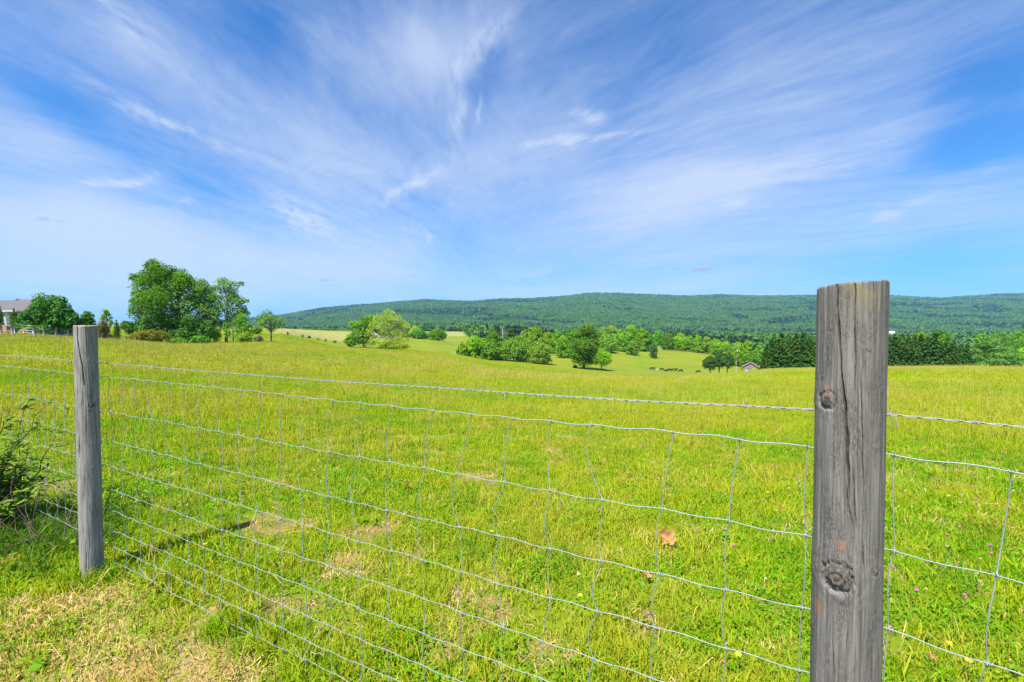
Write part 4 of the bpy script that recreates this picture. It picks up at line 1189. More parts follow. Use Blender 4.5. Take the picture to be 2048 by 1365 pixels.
def place_tree(label, x0, x1, yt, yb, d, mat, kind='round', name='tree', cat='tree', group=None, clear=.12, lobes=None, leaf=None, dens=1.0, gap=.42, trunk_r=None, barkm=None, seed=None, crown='crown', twigs=5, base_px=None, stems=1):
    rg = np.random.default_rng(seed if seed is not None else int(abs(x0) * 7 + yt))
    pxc = base_px if base_px is not None else (x0 + x1) / 2
    x, y = W(pxc, d), d; zg = tz(x, y)
    zt = P(pxc, yt, d).z; H_ = max(zt - zg, .5); W_ = (x1 - x0) / F * d
    sec = math.sqrt(1 + ((pxc - 1024) / F) ** 2); Wt = W_ / sec ** .8
    leaf = leaf or max(.12, min(.75, .0028 * d))
    if lobes:
        L_ = []
        for lb in lobes:
            px, py, rp = lb[:3]; rv = lb[3] if len(lb) > 3 else rp
            r = rp / F * d / sec ** .8; dy = rg.normal() * r * .55
            L_.append((((W(px, d) - x) * 1.0, dy, P(px, py, d).z - zg), (r, r, rv / F * d)))
    else:
        if kind == 'round': Wt *= 1.22
        L_ = lobes_of(kind, Wt, H_, clear, rg)
        if kind == 'round' and clear < .13:                    # low boughs down to the ground
            for k in range(6):
                a = k * 1.05 + rg.random(); s_ = Wt * .20
                L_.append(((math.cos(a) * Wt * .27, math.sin(a) * Wt * .27, H_ * (.12 + .10 * rg.random())), (s_, s_, max(H_ * .14, .3))))
    V, Q = crown_from_lobes(L_, leaf, 2.0 * dens, rg, gap - .09, under=.35 if kind != 'bush' else .2)
    if kind != 'column': V = V[:]  
    V[:, 2] = np.maximum(V[:, 2], .02)
    t = thing(name, label, cat, (x, y, zg), 0, group)
    link(crown, mesh_np(crown, V, [Q], [LM[mat]]), t)
    mb = MB(); tr = trunk_r or max(.06, min(.45, H_ * .022))
    if kind in ('bush',):
        for k in range(5): 
            a = rg.random() * 6.28; limb(mb, (math.cos(a) * Wt * .06, math.sin(a) * Wt * .06, -.1), (math.cos(a) * Wt * .3, math.sin(a) * Wt * .22, H_ * .7), .03 + H_ * .006, .012, rg)
        link('stem', mb.mesh('stem', [barkm or bark], True), t)
    else:
        for sgn in range(stems):
            ox = (sgn - (stems - 1) / 2) * tr * 5
            tp = limb(mb, (ox, 0, -.3), (ox * 1.3 + rg.normal() * .04 * Wt, rg.normal() * .04 * Wt, H_ * .86), tr * 1.15, tr * .18, rg, wob=.05, n=12)
        for k, (c, rad) in enumerate(L_):
            if kind == 'column': break
            st_ = tp[min(len(tp) - 2, max(2, int(len(tp) * min(.8, (c[2] - rad[2]) / H_ * .85))))]
            e = limb(mb, st_, c, tr * .42, tr * .12, rg)
            for q in range(twigs):
                v = unit(rg.normal(size=(1, 3)))[0] * np.array(rad) * .8; limb(mb, e[4], np.array(c) + v, tr * .16, tr * .04, rg, n=5)
        link('trunk', mb.mesh('trunk', [barkm or bark], True), t)
    return t

OAK = 'hedgerow trees standing at the field corner on the left'
# ---- around the house on the left
place_tree('dense rounded dark green tree hiding the end of the house', 46, 172, 591, 668, 64, 'dark', 'round', clear=.03, dens=1.5, gap=.36, leaf=.24,
  lobes=[(108,612,24,22),(80,628,26,24),(135,628,28,24),(62,645,18,20),(92,645,30,24),(122,642,34,26),(150,645,24,22),(110,604,14,13),(70,655,24,13),(110,658,36,12),(150,656,22,12),(128,604,12,10),(88,612,14,12)])
place_tree('low dark olive tree behind the left fence post', 158, 194, 622, 668, 66, 'dark', 'round', clear=.03, leaf=.2)
place_tree('reddish brown shrub just right of the left fence post', 190, 219, 633, 668, 63, 'red', 'bush', 'shrub', 'shrub', leaf=.16)
place_tree('slender pale green sapling rising behind the reddish brown shrub', 196, 230, 619, 654, 92, 'bright', 'airy', 'sapling', clear=.25, leaf=.2, dens=.9)
place_tree('low bright yellow green bush right of the left fence post', 194, 226, 663, 681, 64, 'yellow', 'bush', 'shrub', 'shrub', leaf=.14)
for lb, a in (('tall clipped columnar evergreen in front of the house at the picture edge', (-8, 9, 611, 652, 66)), ('second columnar evergreen standing before the house by the gate post', (18, 39, 617, 652, 66)), ('short dark columnar evergreen alone between shrubs and the big leafy tree', (225, 241, 640, 674, 70))):
    place_tree(lb, *a, 'arb', 'column', 'columnar_evergreen', 'evergreen', 'clipped columnar evergreens', clear=0, leaf=.11, dens=1.6, gap=.2, crown='foliage')
place_tree('small russet shrub on the skyline between two green trees', 240, 258, 641, 653, 160, 'red', 'bush', 'shrub', 'shrub', leaf=.35)
place_tree('yellow flowering shrub behind the metal gate', 36, 57, 656, 668, 58, 'flower', 'bush', 'flowering_shrub', 'shrub', leaf=.12)
# ---- the big tree group at the field corner
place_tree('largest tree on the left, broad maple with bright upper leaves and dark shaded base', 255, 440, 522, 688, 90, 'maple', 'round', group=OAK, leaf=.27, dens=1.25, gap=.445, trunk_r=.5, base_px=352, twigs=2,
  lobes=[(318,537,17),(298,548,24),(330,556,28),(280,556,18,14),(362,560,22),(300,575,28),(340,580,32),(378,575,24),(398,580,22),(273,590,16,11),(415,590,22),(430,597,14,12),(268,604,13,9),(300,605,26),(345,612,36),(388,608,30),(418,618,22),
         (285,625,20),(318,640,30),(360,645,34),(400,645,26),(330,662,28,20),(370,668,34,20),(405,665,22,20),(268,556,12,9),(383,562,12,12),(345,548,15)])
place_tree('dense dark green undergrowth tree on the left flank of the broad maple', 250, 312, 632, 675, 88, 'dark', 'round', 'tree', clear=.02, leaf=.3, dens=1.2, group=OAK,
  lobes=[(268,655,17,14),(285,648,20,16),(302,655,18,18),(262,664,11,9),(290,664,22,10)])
place_tree('added dark leaf mass standing in for shade at the right base of the broad maple', 312, 432, 628, 688, 87, 'dark', 'round', 'tree', clear=.02, leaf=.28, dens=1.0, group=OAK, gap=.46,  # added dark leaves that stand in for the shade under the maple's crown
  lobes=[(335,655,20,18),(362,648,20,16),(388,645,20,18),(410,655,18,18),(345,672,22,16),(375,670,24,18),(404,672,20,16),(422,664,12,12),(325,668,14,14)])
place_tree('olive gold bush in front of the broad maple', 258, 338, 657, 688, 82, 'gold', 'bush', 'shrub', 'shrub', leaf=.24, dens=1.2)
place_tree('low dark green bush under the right side of the broad maple', 332, 378, 674, 689, 83, 'mid', 'bush', 'shrub', 'shrub', leaf=.22)
place_tree('low green bush at the foot of the broad maple beside rusty brush', 376, 424, 670, 689, 83, 'mid', 'bush', 'shrub', 'shrub', leaf=.22)
place_tree('small heap of rusty orange dead brush at the foot of the broad maple', 422, 433, 681, 689, 82, 'rust', 'bush', 'brush_heap', 'brush', leaf=.14)
place_tree('pale thin leaved shrub between the rusty brush and the airy tree', 418, 444, 648, 689, 88, 'olive', 'bush', 'shrub', 'shrub', leaf=.22, dens=.6, gap=.5)
place_tree('tall airy tree with sparse pale leaves right of the broad maple', 424, 500, 555, 687, 90, 'olive', 'airy', group=OAK, leaf=.25, dens=.85, gap=.47, trunk_r=.26, base_px=452, twigs=8,
  lobes=[(448,566,16,10),(432,577,14,9),(470,572,14,10),(484,568,8,5),(455,585,18,12),(440,598,16,11),(468,598,18,12),(484,603,14,8),(495,602,6,4),(452,615,20,13),(478,620,16,12),(436,630,16,14),(462,635,20,14),(488,628,12,10),(440,650,12,12)])
place_tree('lower leafy tree with a dark bare stem in front of the airy tree', 444, 502, 625, 687, 88, 'mid', 'round', group=OAK, leaf=.24, dens=.9, gap=.42, clear=.2, base_px=466,
  lobes=[(480,640,15,13),(465,648,14,12),(490,655,13,12),(450,655,10,12),(475,660,15,12),(495,668,8,10),(455,668,8,10)])
place_tree('loose pale shrub under the airy tree', 468, 508, 664, 687, 87, 'olive', 'bush', 'shrub', 'shrub', leaf=.2, dens=.7, gap=.46)
place_tree('low grey green bush between the airy tree and the small lone tree', 506, 526, 671, 686, 88, 'grey', 'bush', 'shrub', 'shrub', leaf=.2)
place_tree('small lone tree with open crown and thin dark trunk at the hay field', 508, 568, 619, 686, 90, 'olive', 'airy', group=OAK, leaf=.24, dens=.55, gap=.46, trunk_r=.16, base_px=542, twigs=7,
  lobes=[(538,628,13,8),(522,636,13,8),(515,642,8,6),(545,638,16,9),(560,640,9,6),(530,648,14,9),(550,650,14,9),(562,650,7,5),(540,658,10,7)])
place_tree('pale bushes along the hay field edge behind the small lone tree', 500, 522, 650, 664, 140, 'olive', 'bush', 'shrub', 'shrub', leaf=.4)
# ---- the pair in the middle of the meadow
MID = 'clump of trees in the middle of the meadow'
place_tree('bright green lobed tree on the left of the pale barked tree', 690, 756, 632, 694, 172, 'bright', 'round', group=MID, leaf=.5, dens=1.1, base_px=728,
  lobes=[(745,638,11,9),(730,645,14,11),(712,652,12,10),(704,648,7,5),(735,660,17,13),(715,668,14,12),(748,655,12,12),(722,682,16,11),(742,680,14,12)])
place_tree('low leafy bush on the left edge of the meadow clump', 688, 716, 665, 693, 170, 'mid', 'bush', 'shrub', 'shrub', group=None, leaf=.45)
place_tree('pale olive tree with a white trunk in the meadow clump', 736, 822, 620, 696, 168, 'pale', 'airy', group=MID, leaf=.42, dens=.66, gap=.44, trunk_r=.42, barkm=bark_pale, base_px=780, twigs=8,
  lobes=[(778,628,13,9),(765,640,17,12),(790,640,16,12),(750,652,15,12),(775,655,22,14),(802,652,16,13),(814,655,8,9),(742,665,8,10),(760,670,18,12),(790,670,18,13),(810,672,11,12),(750,682,14,9),(775,684,20,8),(803,684,12,9)])
place_tree('low yellowish brush under the white trunked tree', 750, 822, 684, 697, 166, 'yellow', 'bush', 'shrub', 'shrub', leaf=.4, dens=.7)
RID = 'trees on the rise behind the meadow clump'
place_tree('small pale tree right behind the white trunked tree', 818, 842, 652, 678, 335, 'pale', 'round', group=RID, leaf=.8, clear=.04)
place_tree('dark green round tree beside the small pale one on the rise', 822, 850, 657, 678, 325, 'mid', 'round', group=RID, leaf=.7, clear=.02)
place_tree('wide bright green tree at the right end of the rise', 858, 892, 657, 679, 325, 'maple', 'round', group=RID, leaf=.7, clear=.02)
place_tree('low pale scrub between the two round trees on the rise', 842, 862, 666, 678, 330, 'olive', 'bush', 'shrub', 'shrub', leaf=.7)
# ---- the copse
COP = 'trees of the copse below the meadow'
cop = [('leftmost small leafy tree of the copse', 912, 938, 684, 718, 198, 'bright', 'round', .02), ('bright domed tree near the left end of the copse', 932, 970, 671, 722, 200, 'bright', 'round', .10),
 ('tallest dense tree in the left half of the copse', 965, 1010, 663, 722, 206, 'maple', 'round', .10), ('dark leafy tree low in the middle of the copse', 962, 998, 683, 723, 196, 'mid', 'round', .06),
 ('feathery olive tree at the right end of the copse', 1000, 1052, 675, 722, 200, 'olive', 'round', .05), ('green tree behind the feathery olive one', 1022, 1056, 670, 716, 215, 'bright', 'round', .05)]
for lb, a, b, c_, e, d, mt, kd, cl_ in cop: place_tree(lb, a, b, c_, e, d, mt, kd, group=COP, clear=cl_, leaf=.55, dens=1.1)
place_tree('pale olive bush at the right foot of the copse', 1032, 1055, 703, 721, 198, 'olive', 'bush', 'shrub', 'shrub', leaf=.45)
place_tree('low dark bush at the foot of the copse', 990, 1012, 704, 722, 197, 'mid', 'bush', 'shrub', 'shrub', leaf=.45)
place_tree('dark pine top showing above the copse', 1008, 1032, 655, 700, 300, 'cedar', 'tall', 'pine_tree', clear=.1, leaf=.7)
place_tree('bright tall tree behind the gap right of the copse', 1055, 1088, 652, 704, 280, 'bright', 'round', clear=.1, leaf=.75, group='trees behind the copse')
place_tree('small separate olive tree right of the copse', 1057, 1101, 681, 721, 198, 'olive', 'round', clear=.12, leaf=.5, dens=.9)
bk = [('light green tree in the row behind the separate olive tree', 1080, 1112, 664, 706, 290, 'bright'), ('green tree in the row left of the tall oak', 1102, 1130, 660, 704, 300, 'mid'), ('low bright tree just left of the tall oak', 1112, 1146, 672, 712, 262, 'bright'),
 ('dull olive tree behind the top of the tall oak', 1190, 1226, 652, 694, 345, 'olive'), ('grey green tree on the slope right of the tall oak', 1208, 1238, 650, 692, 350, 'pale'), ('light tree above the small bright lone tree', 1200, 1232, 668, 702, 300, 'olive'), ('leafy green tree in the slope row behind the small lone tree', 1228, 1256, 658, 700, 318, 'bright'),
 ('dark green tree in the slope row', 1244, 1274, 664, 700, 315, 'mid'), ('tall pale tree in the slope row', 1246, 1278, 650, 694, 345, 'bright'), ('rounded bright tree in the slope row near the white house', 1268, 1298, 656, 697, 330, 'bright'), ('small dark tree at the right end of the slope row', 1286, 1308, 664, 694, 332, 'mid'), ('very small olive tree below the slope row', 1252, 1276, 682, 701, 300, 'olive'), ('olive tree in the copse gap behind the dark pine', 1036, 1062, 662, 694, 330, 'olive'), ('deep green tree beyond the copse and left of the tall oak', 1128, 1156, 658, 694, 340, 'mid')]
for lb, a, b, c_, e, d, mt in bk: place_tree(lb, a, b, c_, e, d, mt, 'round', group='trees along the far slope', clear=.04, leaf=.8, dens=1.0)
place_tree('tall dense oak standing alone on the slope in mid picture', 1140, 1197, 650, 739, 190, 'maple', 'tall', leaf=.5, dens=1.25, clear=.08, trunk_r=.6, base_px=1168,
  lobes=[(1172,659,15,10),(1160,670,17,13),(1182,672,15,13),(1150,688,13,12),(1170,690,24,16),(1188,690,12,14),(1153,708,16,13),(1178,710,22,15),(1148,718,9,8),(1168,724,20,11),(1186,722,12,9)])
place_tree('small bright green lone tree with round crown beside the tall oak', 1183, 1223, 698, 744, 186, 'bright', 'round', leaf=.42, clear=.20, dens=.9)
place_tree('tiny dark bush in the shade left of the tall oak', 1146, 1155, 730, 737, 192, 'dark', 'bush', 'shrub', 'shrub', leaf=.35)
place_tree('conical dark cedar standing alone above the cattle', 1299, 1316, 684, 718, 290, 'cedar', 'column', 'cedar_tree', leaf=.55, clear=0, dens=1.2, gap=.3)
place_tree('thin pale bush behind the top of the conical cedar', 1300, 1316, 682, 700, 340, 'olive', 'bush', 'shrub', 'shrub', leaf=.6)
place_tree('round dark tree beside the small white house', 1307, 1326, 660, 684, 420, 'mid', 'round', clear=.05, leaf=.9)
VR = 'row of trees along the top of the cattle pasture'
row = [('broad bright tree at the left end of the pasture row', 1322, 1352, 667, 698, 348, 'maple'), ('tallest tree of the pasture row', 1345, 1376, 666, 699, 346, 'bright'), ('green tree with a rounded top in the pasture row', 1366, 1392, 671, 701, 344, 'mid'), ('slim light tree with a visible stem in the pasture row', 1386, 1408, 672, 703, 340, 'bright'),
 ('pale tree in the right half of the pasture row', 1402, 1426, 673, 705, 336, 'olive'), ('leafy tree at the right end of the pasture row', 1420, 1445, 678, 708, 330, 'bright'), ('yellow green tree behind the three cedars', 1440, 1464, 682, 712, 320, 'bright'), ('round green tree right of the three cedars', 1456, 1478, 686, 716, 312, 'mid'),
 ('pale green tree behind the utility pole', 1462, 1492, 684, 726, 270, 'bright'), ('bright tall tree behind the pink shed', 1484, 1508, 682, 732, 262, 'bright'), ('dense green tree overhanging the pink shed roof', 1486, 1530, 700, 742, 252, 'maple'), ('deep green tree between the shed tree and the conifer row', 1504, 1536, 690, 742, 258, 'mid')]
for lb, a, b, c_, e, d, mt in row: place_tree(lb, a, b, c_, e, d, mt, 'round', group=VR, clear=.06, leaf=.75, dens=1.0)
place_tree('small yellow bush in front of the pink shed', 1502, 1517, 736, 746, 236, 'yellow', 'bush', 'shrub', 'shrub', leaf=.4)
place_tree('low dark shrub below the tree row right of the three cedars', 1425, 1436, 703, 710, 330, 'dark', 'bush', 'shrub', 'shrub', leaf=.6)
CD = 'three cedars standing together in the pasture'
place_tree('left cedar of the trio, rounded and dark', 1408, 1434, 711, 748, 200, 'cedar', 'round', 'cedar_tree', group=CD, clear=.22, leaf=.4, dens=1.4, gap=.34)
place_tree('middle and tallest cedar of the trio', 1428, 1450, 700, 748, 203, 'cedar', 'round', 'cedar_tree', group=CD, clear=.22, leaf=.4, dens=1.4, gap=.34)
place_tree('right cedar of the trio with a few browned sprays', 1442, 1469, 705, 748, 199, 'cedar', 'round', 'cedar_tree', group=CD, clear=.26, leaf=.4, dens=1.4, gap=.34)
# ---- dense conifer row at the right
def conifer_mesh(seed, H_=10.0, W_=4.6):
    rg = np.random.default_rng(seed); Ps, Ns = [], []
    nl = 26
    for k in range(nl):
        zf = (k + rg.random() * .6) / nl; z = H_ * (.03 + .95 * zf); R = W_ / 2 * (1 - zf) ** .72 * rg.uniform(.8, 1.1) + .12
        nb = max(4, int(13 * (1 - zf) + 4))
        for b_ in range(nb):
            a = b_ / nb * 6.283 + rg.random() * 1.2; L_ = R * rg.uniform(.75, 1.12); n = int(24 * L_ / 2 + 8)
            t = rg.random(n) ** .7; sp = .20 * L_ * (1.05 - t)
            r_ = t * L_; droop = -.16 * L_ * t + .22 * L_ * t ** 3
            x = np.cos(a) * r_ - np.sin(a) * rg.normal(size=n) * sp; y = np.sin(a) * r_ + np.cos(a) * rg.normal(size=n) * sp
            Ps.append(np.stack([x, y, z + droop + rg.normal(size=n) * .12], 1))
            Ns.append(unit(np.stack([np.full(n, math.cos(a) * .6), np.full(n, math.sin(a) * .6), np.full(n, .8)], 1) + rg.normal(size=(n, 3)) * .55))
    V, Q = leafquads(np.concatenate(Ps), np.concatenate(Ns), .36, rg, 1.35)
    mb = MB(); mb.tube([(0, 0, -.4), (0, 0, H_ * .5), (.05, 0, H_ * .97)], [.20, .12, .03], 7)
    return mesh_np('crown', V, [Q], [LM['spruce']]), mb.mesh('trunk', [bark], True)
cms = [conifer_mesh(300 + k) for k in range(4)]
crg = np.random.default_rng(17)
lefts = list(np.arange(1534, 1640, 14.5)); midl = [1652, 1672, 1694, 1716, 1738, 1758]; rights = list(np.arange(1778, 1948, 13.0))
words_l = ['outermost conifer at the left end of the dark row beside the shed', 'second dark conifer from the left end of the row', 'third dark conifer from the left end of the row', 'dark conifer in the middle of the row part left of the thick post', 'fourth dark conifer before the thick post counted from it leftwards', 'third dark conifer before the thick post counted from it leftwards', 'second dark conifer left of the thick post', 'dark conifer touching the left edge of the thick post']
words_r = ['dark conifer touching the right edge of the thick post', 'second dark conifer right of the thick post', 'third dark conifer right of the thick post', 'fourth dark conifer right of the thick post', 'fifth dark conifer right of the thick post', 'dark conifer in the middle of the row part right of the thick post', 'seventh dark conifer right of the thick post', 'eighth dark conifer right of the thick post', 'sixth dark conifer from the right end of the row', 'fifth dark conifer from the right end of the row', 'fourth dark conifer from the right end of the row', 'third dark conifer from the right end of the row', 'next to last small conifer at the right end of the row', 'last small conifer of the dark row beside the soft pine']
lab = dict(zip(lefts, words_l)); lab.update(zip(rights, words_r))
for px in lefts + midl + rights:
    yt = np.interp(px, [1530, 1545, 1590, 1640, 1700, 1780, 1860, 1900, 1945], [690, 668, 663, 664, 666, 672, 669, 674, 694]) + crg.normal() * 3.5
    d = 146 + crg.normal() * 2.2; x = W(px, d); zg = tz(x, d); H_ = P(px, yt, d).z - zg
    t = thing('conifer', lab.get(px, 'dark conifer standing directly behind the thick post'), 'conifer', (x, d, zg), crg.random() * 6.28, 'dark conifer row along the far field edge')
    t.scale = (H_ / 10 * crg.uniform(.95, 1.15),) * 2 + (H_ / 10,)
    k = int(crg.integers(0, 4)); link('crown', cms[k][0], t); link('trunk', cms[k][1], t)
place_tree('bright deciduous crown showing above the right part of the conifer row', 1858, 1906, 660, 735, 170, 'maple', 'round', clear=.2, leaf=.5)
place_tree('light green crown above the conifers right of the thick post', 1822, 1862, 664, 735, 175, 'bright', 'round', clear=.2, leaf=.5)
place_tree('pale crown between the conifer row and the soft pine', 1944, 1982, 668, 735, 178, 'bright', 'round', clear=.1, leaf=.5)
place_tree('soft grey green pine with layered boughs at the right end', 1938, 2034, 671, 737, 142, 'pine', 'tall', 'pine_tree', clear=.02, leaf=.42, dens=1.1, gap=.40,
  lobes=[(1986,681,20,8),(1968,690,20,9),(2005,690,18,9),(1985,697,28,9),(1958,704,18,8),(2012,704,20,9),(1986,711,36,9),(1950,717,16,8),(2018,718,18,8),(1975,722,30,9),(2005,728,26,8),(1955,729,20,7),(1985,732,30,6),(2025,730,12,7)])
place_tree('bright yellow green bush at the right picture edge beyond the pine', 2018, 2070, 684, 738, 150, 'bright', 'bush', 'shrub', 'shrub', leaf=.42, dens=1.2)
place_tree('dark broad tree on the rise above the right picture edge', 1975, 2020, 664, 690, 330, 'mid', 'round', clear=.02, leaf=.8, group='dark trees beyond the right edge of the field')
place_tree('deep green tree at the far right edge above the bright bush', 2012, 2075, 658, 690, 340, 'mid', 'round', clear=.02, leaf=.8, group='dark trees beyond the right edge of the field')
# dead grey snag in the copse and a bare weed stalk at its left
mb = MB(); rg = np.random.default_rng(4)
d = 205; x = W(1004, d); zg = tz(x, d); zt = P(1004, 654, d).z - zg
limb(mb, (0, 0, -.2), (.3, 0, zt), .30, .05, rg, n=10)
for k in range(14):
    z = zt * (.55 + .03 * k); a = rg.random() * 6.28; limb(mb, (.2, 0, z), (.2 + math.cos(a) * 1.6, math.sin(a) * 1.6, z + 1.0), .09, .02, rg, n=5)
t = thing('dead_tree', 'bare grey dead tree rising from the copse', 'tree', (x, d, zg)); link('trunk', mb.mesh('trunk', [plain('dead_wood', (.42, .38, .36), .9)], True), t)

# ---- the leafy bush growing through the wire in the lower left corner
def bush_leaf_mesh():
    rg = np.random.default_rng(40); mbs = MB(); V_all = []; Q_all = []; o = 0
    for k in range(52):
        a = rg.random() * 6.28; lean = rg.random() ** .8 * .48; h = rg.uniform(.25, .90)
        tip = np.array([math.cos(a) * lean, math.sin(a) * lean, h]); b0 = np.array([math.cos(a) * .06, math.sin(a) * .06, -.03])
        p = limb(mbs, b0, tip, .0055, .0018, rg, wob=.25, n=12)
        for q in range(2, 12):
            for r in range(5 if q > 3 else 3):
                ang = rg.random() * 6.28; el_ = rg.uniform(-.2, .9)
                dv = np.array([math.cos(ang) * math.cos(el_), math.sin(ang) * math.cos(el_), math.sin(el_)])
                L_ = rg.uniform(.055, .10); w = L_ * rg.uniform(.13, .19)
                sd = np.cross(dv, [0, 0, 1.0]); sd /= np.linalg.norm(sd) + 1e-9; up = np.cross(sd, dv)
                c = p[q] + rg.normal(size=3) * .008
                pts_ = [c, c + dv * L_ * .35 + sd * w - up * .003, c + dv * L_ * .40 + up * .004, c + dv * L_ * .35 - sd * w - up * .003, c + dv * L_ * .75 + sd * w * .7 - up * .010, c + dv * L_ * .75 - sd * w * .7 - up * .010, c + dv * L_ - up * .022]
                V_all.append(np.array(pts_)); Q_all += [[o, o+1, o+2], [o, o+2, o+3], [o+1, o+4, o+2], [o+2, o+5, o+3], [o+4, o+6, o+2], [o+2, o+6, o+5]]; o += 7
    return mbs.mesh('stem', [plain('bush_stem', (.10, .06, .045), .8)], True), mesh_np('foliage', np.concatenate(V_all), [np.array(Q_all)], [leafmat('bush_leaf', (.12, .26, .03), (.22, .36, .05), (.32, .42, .10), .45, 6.0)])
sm_, fm_ = bush_leaf_mesh()
bx = fence_xy([31.3])[0]
t = thing('leafy_bush', 'narrow leaved green bush growing through the wire at the lower left picture edge', 'bush', (bx[0] - .10, bx[1] - .24, tz(bx[0], bx[1] - .2)))
t.scale = (1.1, 1.1, 1.02)
link('stem', sm_, t); link('foliage', fm_, t)
# dead weed stalks between the bush and the left post
mb = MB(); rg = np.random.default_rng(9)
for k in range(15):
    a = rg.random() * 6.28; b0 = np.array([rg.normal() * .13, rg.normal() * .07, -.02]); p = limb(mb, b0, b0 + [math.cos(a) * .16, math.sin(a) * .12, rg.uniform(.2, .52)], .0032, .0012, rg, wob=.5, n=8)
    for q in (3, 4, 5, 6): 
        if rg.random() < .7: limb(mb, p[q], p[q] + rg.normal(size=3) * .05 + [0, 0, .05], .0016, .0008, rg, n=4)
wx = fence_xy([27.2])[0]
t = thing('weed_stalks', 'tangle of dead purplish brown weed stalks between the leafy bush and the thin post', 'weeds', (wx[0] - .02, wx[1] - .06, tz(wx[0], wx[1])))
link('stalk', mb.mesh('stalk', [plain('dead_stalk', (.15, .085, .08), .85)], True), t)['kind'] = 'stuff'
# dark weeds shading the ground below the bush
S = [(*merge(blades(gr, 60, .10, .07, .24, .0055, .9), broad(gr, 6, .10, .02, .08, .035)), 0) for k in range(3)]
n = 150; x = bx[0] + .22 + gr.normal(size=n) * .36; y = bx[1] - .30 + gr.normal(size=n) * .20
place('weeds', S, x, y, .6 + .6 * gr.random(n), gr.integers(0, 3, n), [leafmat('weed_leaf', (.09, .20, .016), (.15, .27, .02), None, .4, 3.0)], .15)
# thin dead stem caught in the wire
for k, (p1, p2, lb) in enumerate([((598,1130),(640,1065), 'thin grey dead stem caught upright in the lower wires'), ((298,1150),(330,1215), 'forked pale dead stem leaning on the bottom wire near the thin post')]):
    rg = np.random.default_rng(60 + k); mb = MB(); s_ = s_of(p1[0]) ; c0 = np.append(fence_xy([s_])[0], 0); c0[:2] -= .02; zg = tz(c0[0], c0[1])
    limb(mb, (0, 0, 0), (.10, .05, .20), .0026, .001, rg, wob=.4, n=9); limb(mb, (.03, .01, .07), (-.05, .02, .17), .0018, .0008, rg, wob=.4, n=6); limb(mb, (.06, .02, .1), (.14, -.03, .13), .0016, .0008, rg, wob=.4)
    t = thing('dry_weed', lb, 'weed', (c0[0], c0[1], zg)); link('stalk', mb.mesh('stalk', [plain('straw_stalk', (.36, .30, .24), .85)], True), t)

# ================================================================== buildings, far fences, cattle
white_w = plain('white_siding', (.34, .37, .40), .7, 0, .06, .5); roof_m = plain('brown_shingle', (.105, .095, .10), .9, 0, .2, 1.2); trim = plain('white_trim', (.55, .56, .60), .6, 0, .05)
brickm, g, out = newmat('red_brick')
bt = g.n('ShaderNodeTexBrick'); g.nt.links.new(g.n('ShaderNodeTexCoord').outputs['Object'], bt.inputs[0]); bt.inputs['Scale'].default_value = 4
bt.inputs['Color1'].default_value = (.36, .14, .09, 1); bt.inputs['Color2'].default_value = (.42, .19, .12, 1); bt.inputs['Mortar'].default_value = (.45, .38, .33, 1); principled(g, out, bt.outputs[0], .9)
glass = plain('window_glass', (.10, .13, .17), .12, 0, .2); stonem = plain('pale_stone', (.48, .44, .40), .85)
def gable_house(name, label, cat, x, y, zb, wx, wy, he, hr, rz=0, walls=None, roofm=None, over=.35, group=None, extras=None):
    """ridge along local x"""
    t = thing(name, label, cat, (x, y, zb), rz, group)
    mb = MB(); a, b = wx / 2, wy / 2
    v = [(-a,-b,-.6),(a,-b,-.6),(a,b,-.6),(-a,b,-.6),(-a,-b,he),(a,-b,he),(a,b,he),(-a,b,he),(-a,0,hr),(a,0,hr)]
    mb.add(v, [(0,1,5,4),(2,3,7,6),(1,2,6,9,5),(3,0,4,8,7)]); link('wall', mb.mesh('wall', [walls or white_w]), t)
    mb = MB(); sl = (hr - he) / b; th_ = .14
    for sg in (-1, 1):
        e = (sg * (b + over), he - sl * over)
        v = [(-a-over, e[0], e[1]+.03), (a+over, e[0], e[1]+.03), (a+over, 0, hr+.03), (-a-over, 0, hr+.03)]
        v += [(p[0], p[1], p[2] + th_) for p in v]
        mb.add(v, [(0,3,2,1),(4,5,6,7),(0,1,5,4),(1,2,6,5),(2,3,7,6),(3,0,4,7)])
    rf = link('roof', mb.mesh('roof', [roofm or roof_m]), t)
    mb = MB()
    for sg in (-1, 1): mb.box((0, sg * (b + over + .02), he - sl * over + .04), (wx + 2 * over, .05, .22))
    link('fascia', mb.mesh('fascia', [trim]), t)
    return t
def window(t, c, w, h, axis='y', panes=True):
    f = MB(); sx_ = lambda a, b, cc: (a, b, cc) if axis == 'y' else (b, a, cc)
    for dx_, dz_, ww_, hh_ in ((-w/2, 0, .10, h + .1), (w/2, 0, .10, h + .1), (0, h/2, w - .1, .10), (0, -h/2, w - .1, .10), (0, 0, w - .1, .05)):
        f.box((c[0] + (dx_ if axis == 'y' else 0), c[1] + (0 if axis == 'y' else dx_), c[2] + dz_), sx_(ww_, .10, hh_))
    wd = link('window', f.mesh('window', [trim]), t)
    p_ = MB(); p_.box(c, sx_(w - .12, .04, h - .12)); link('pane', p_.mesh('pane', [glass]), wd)
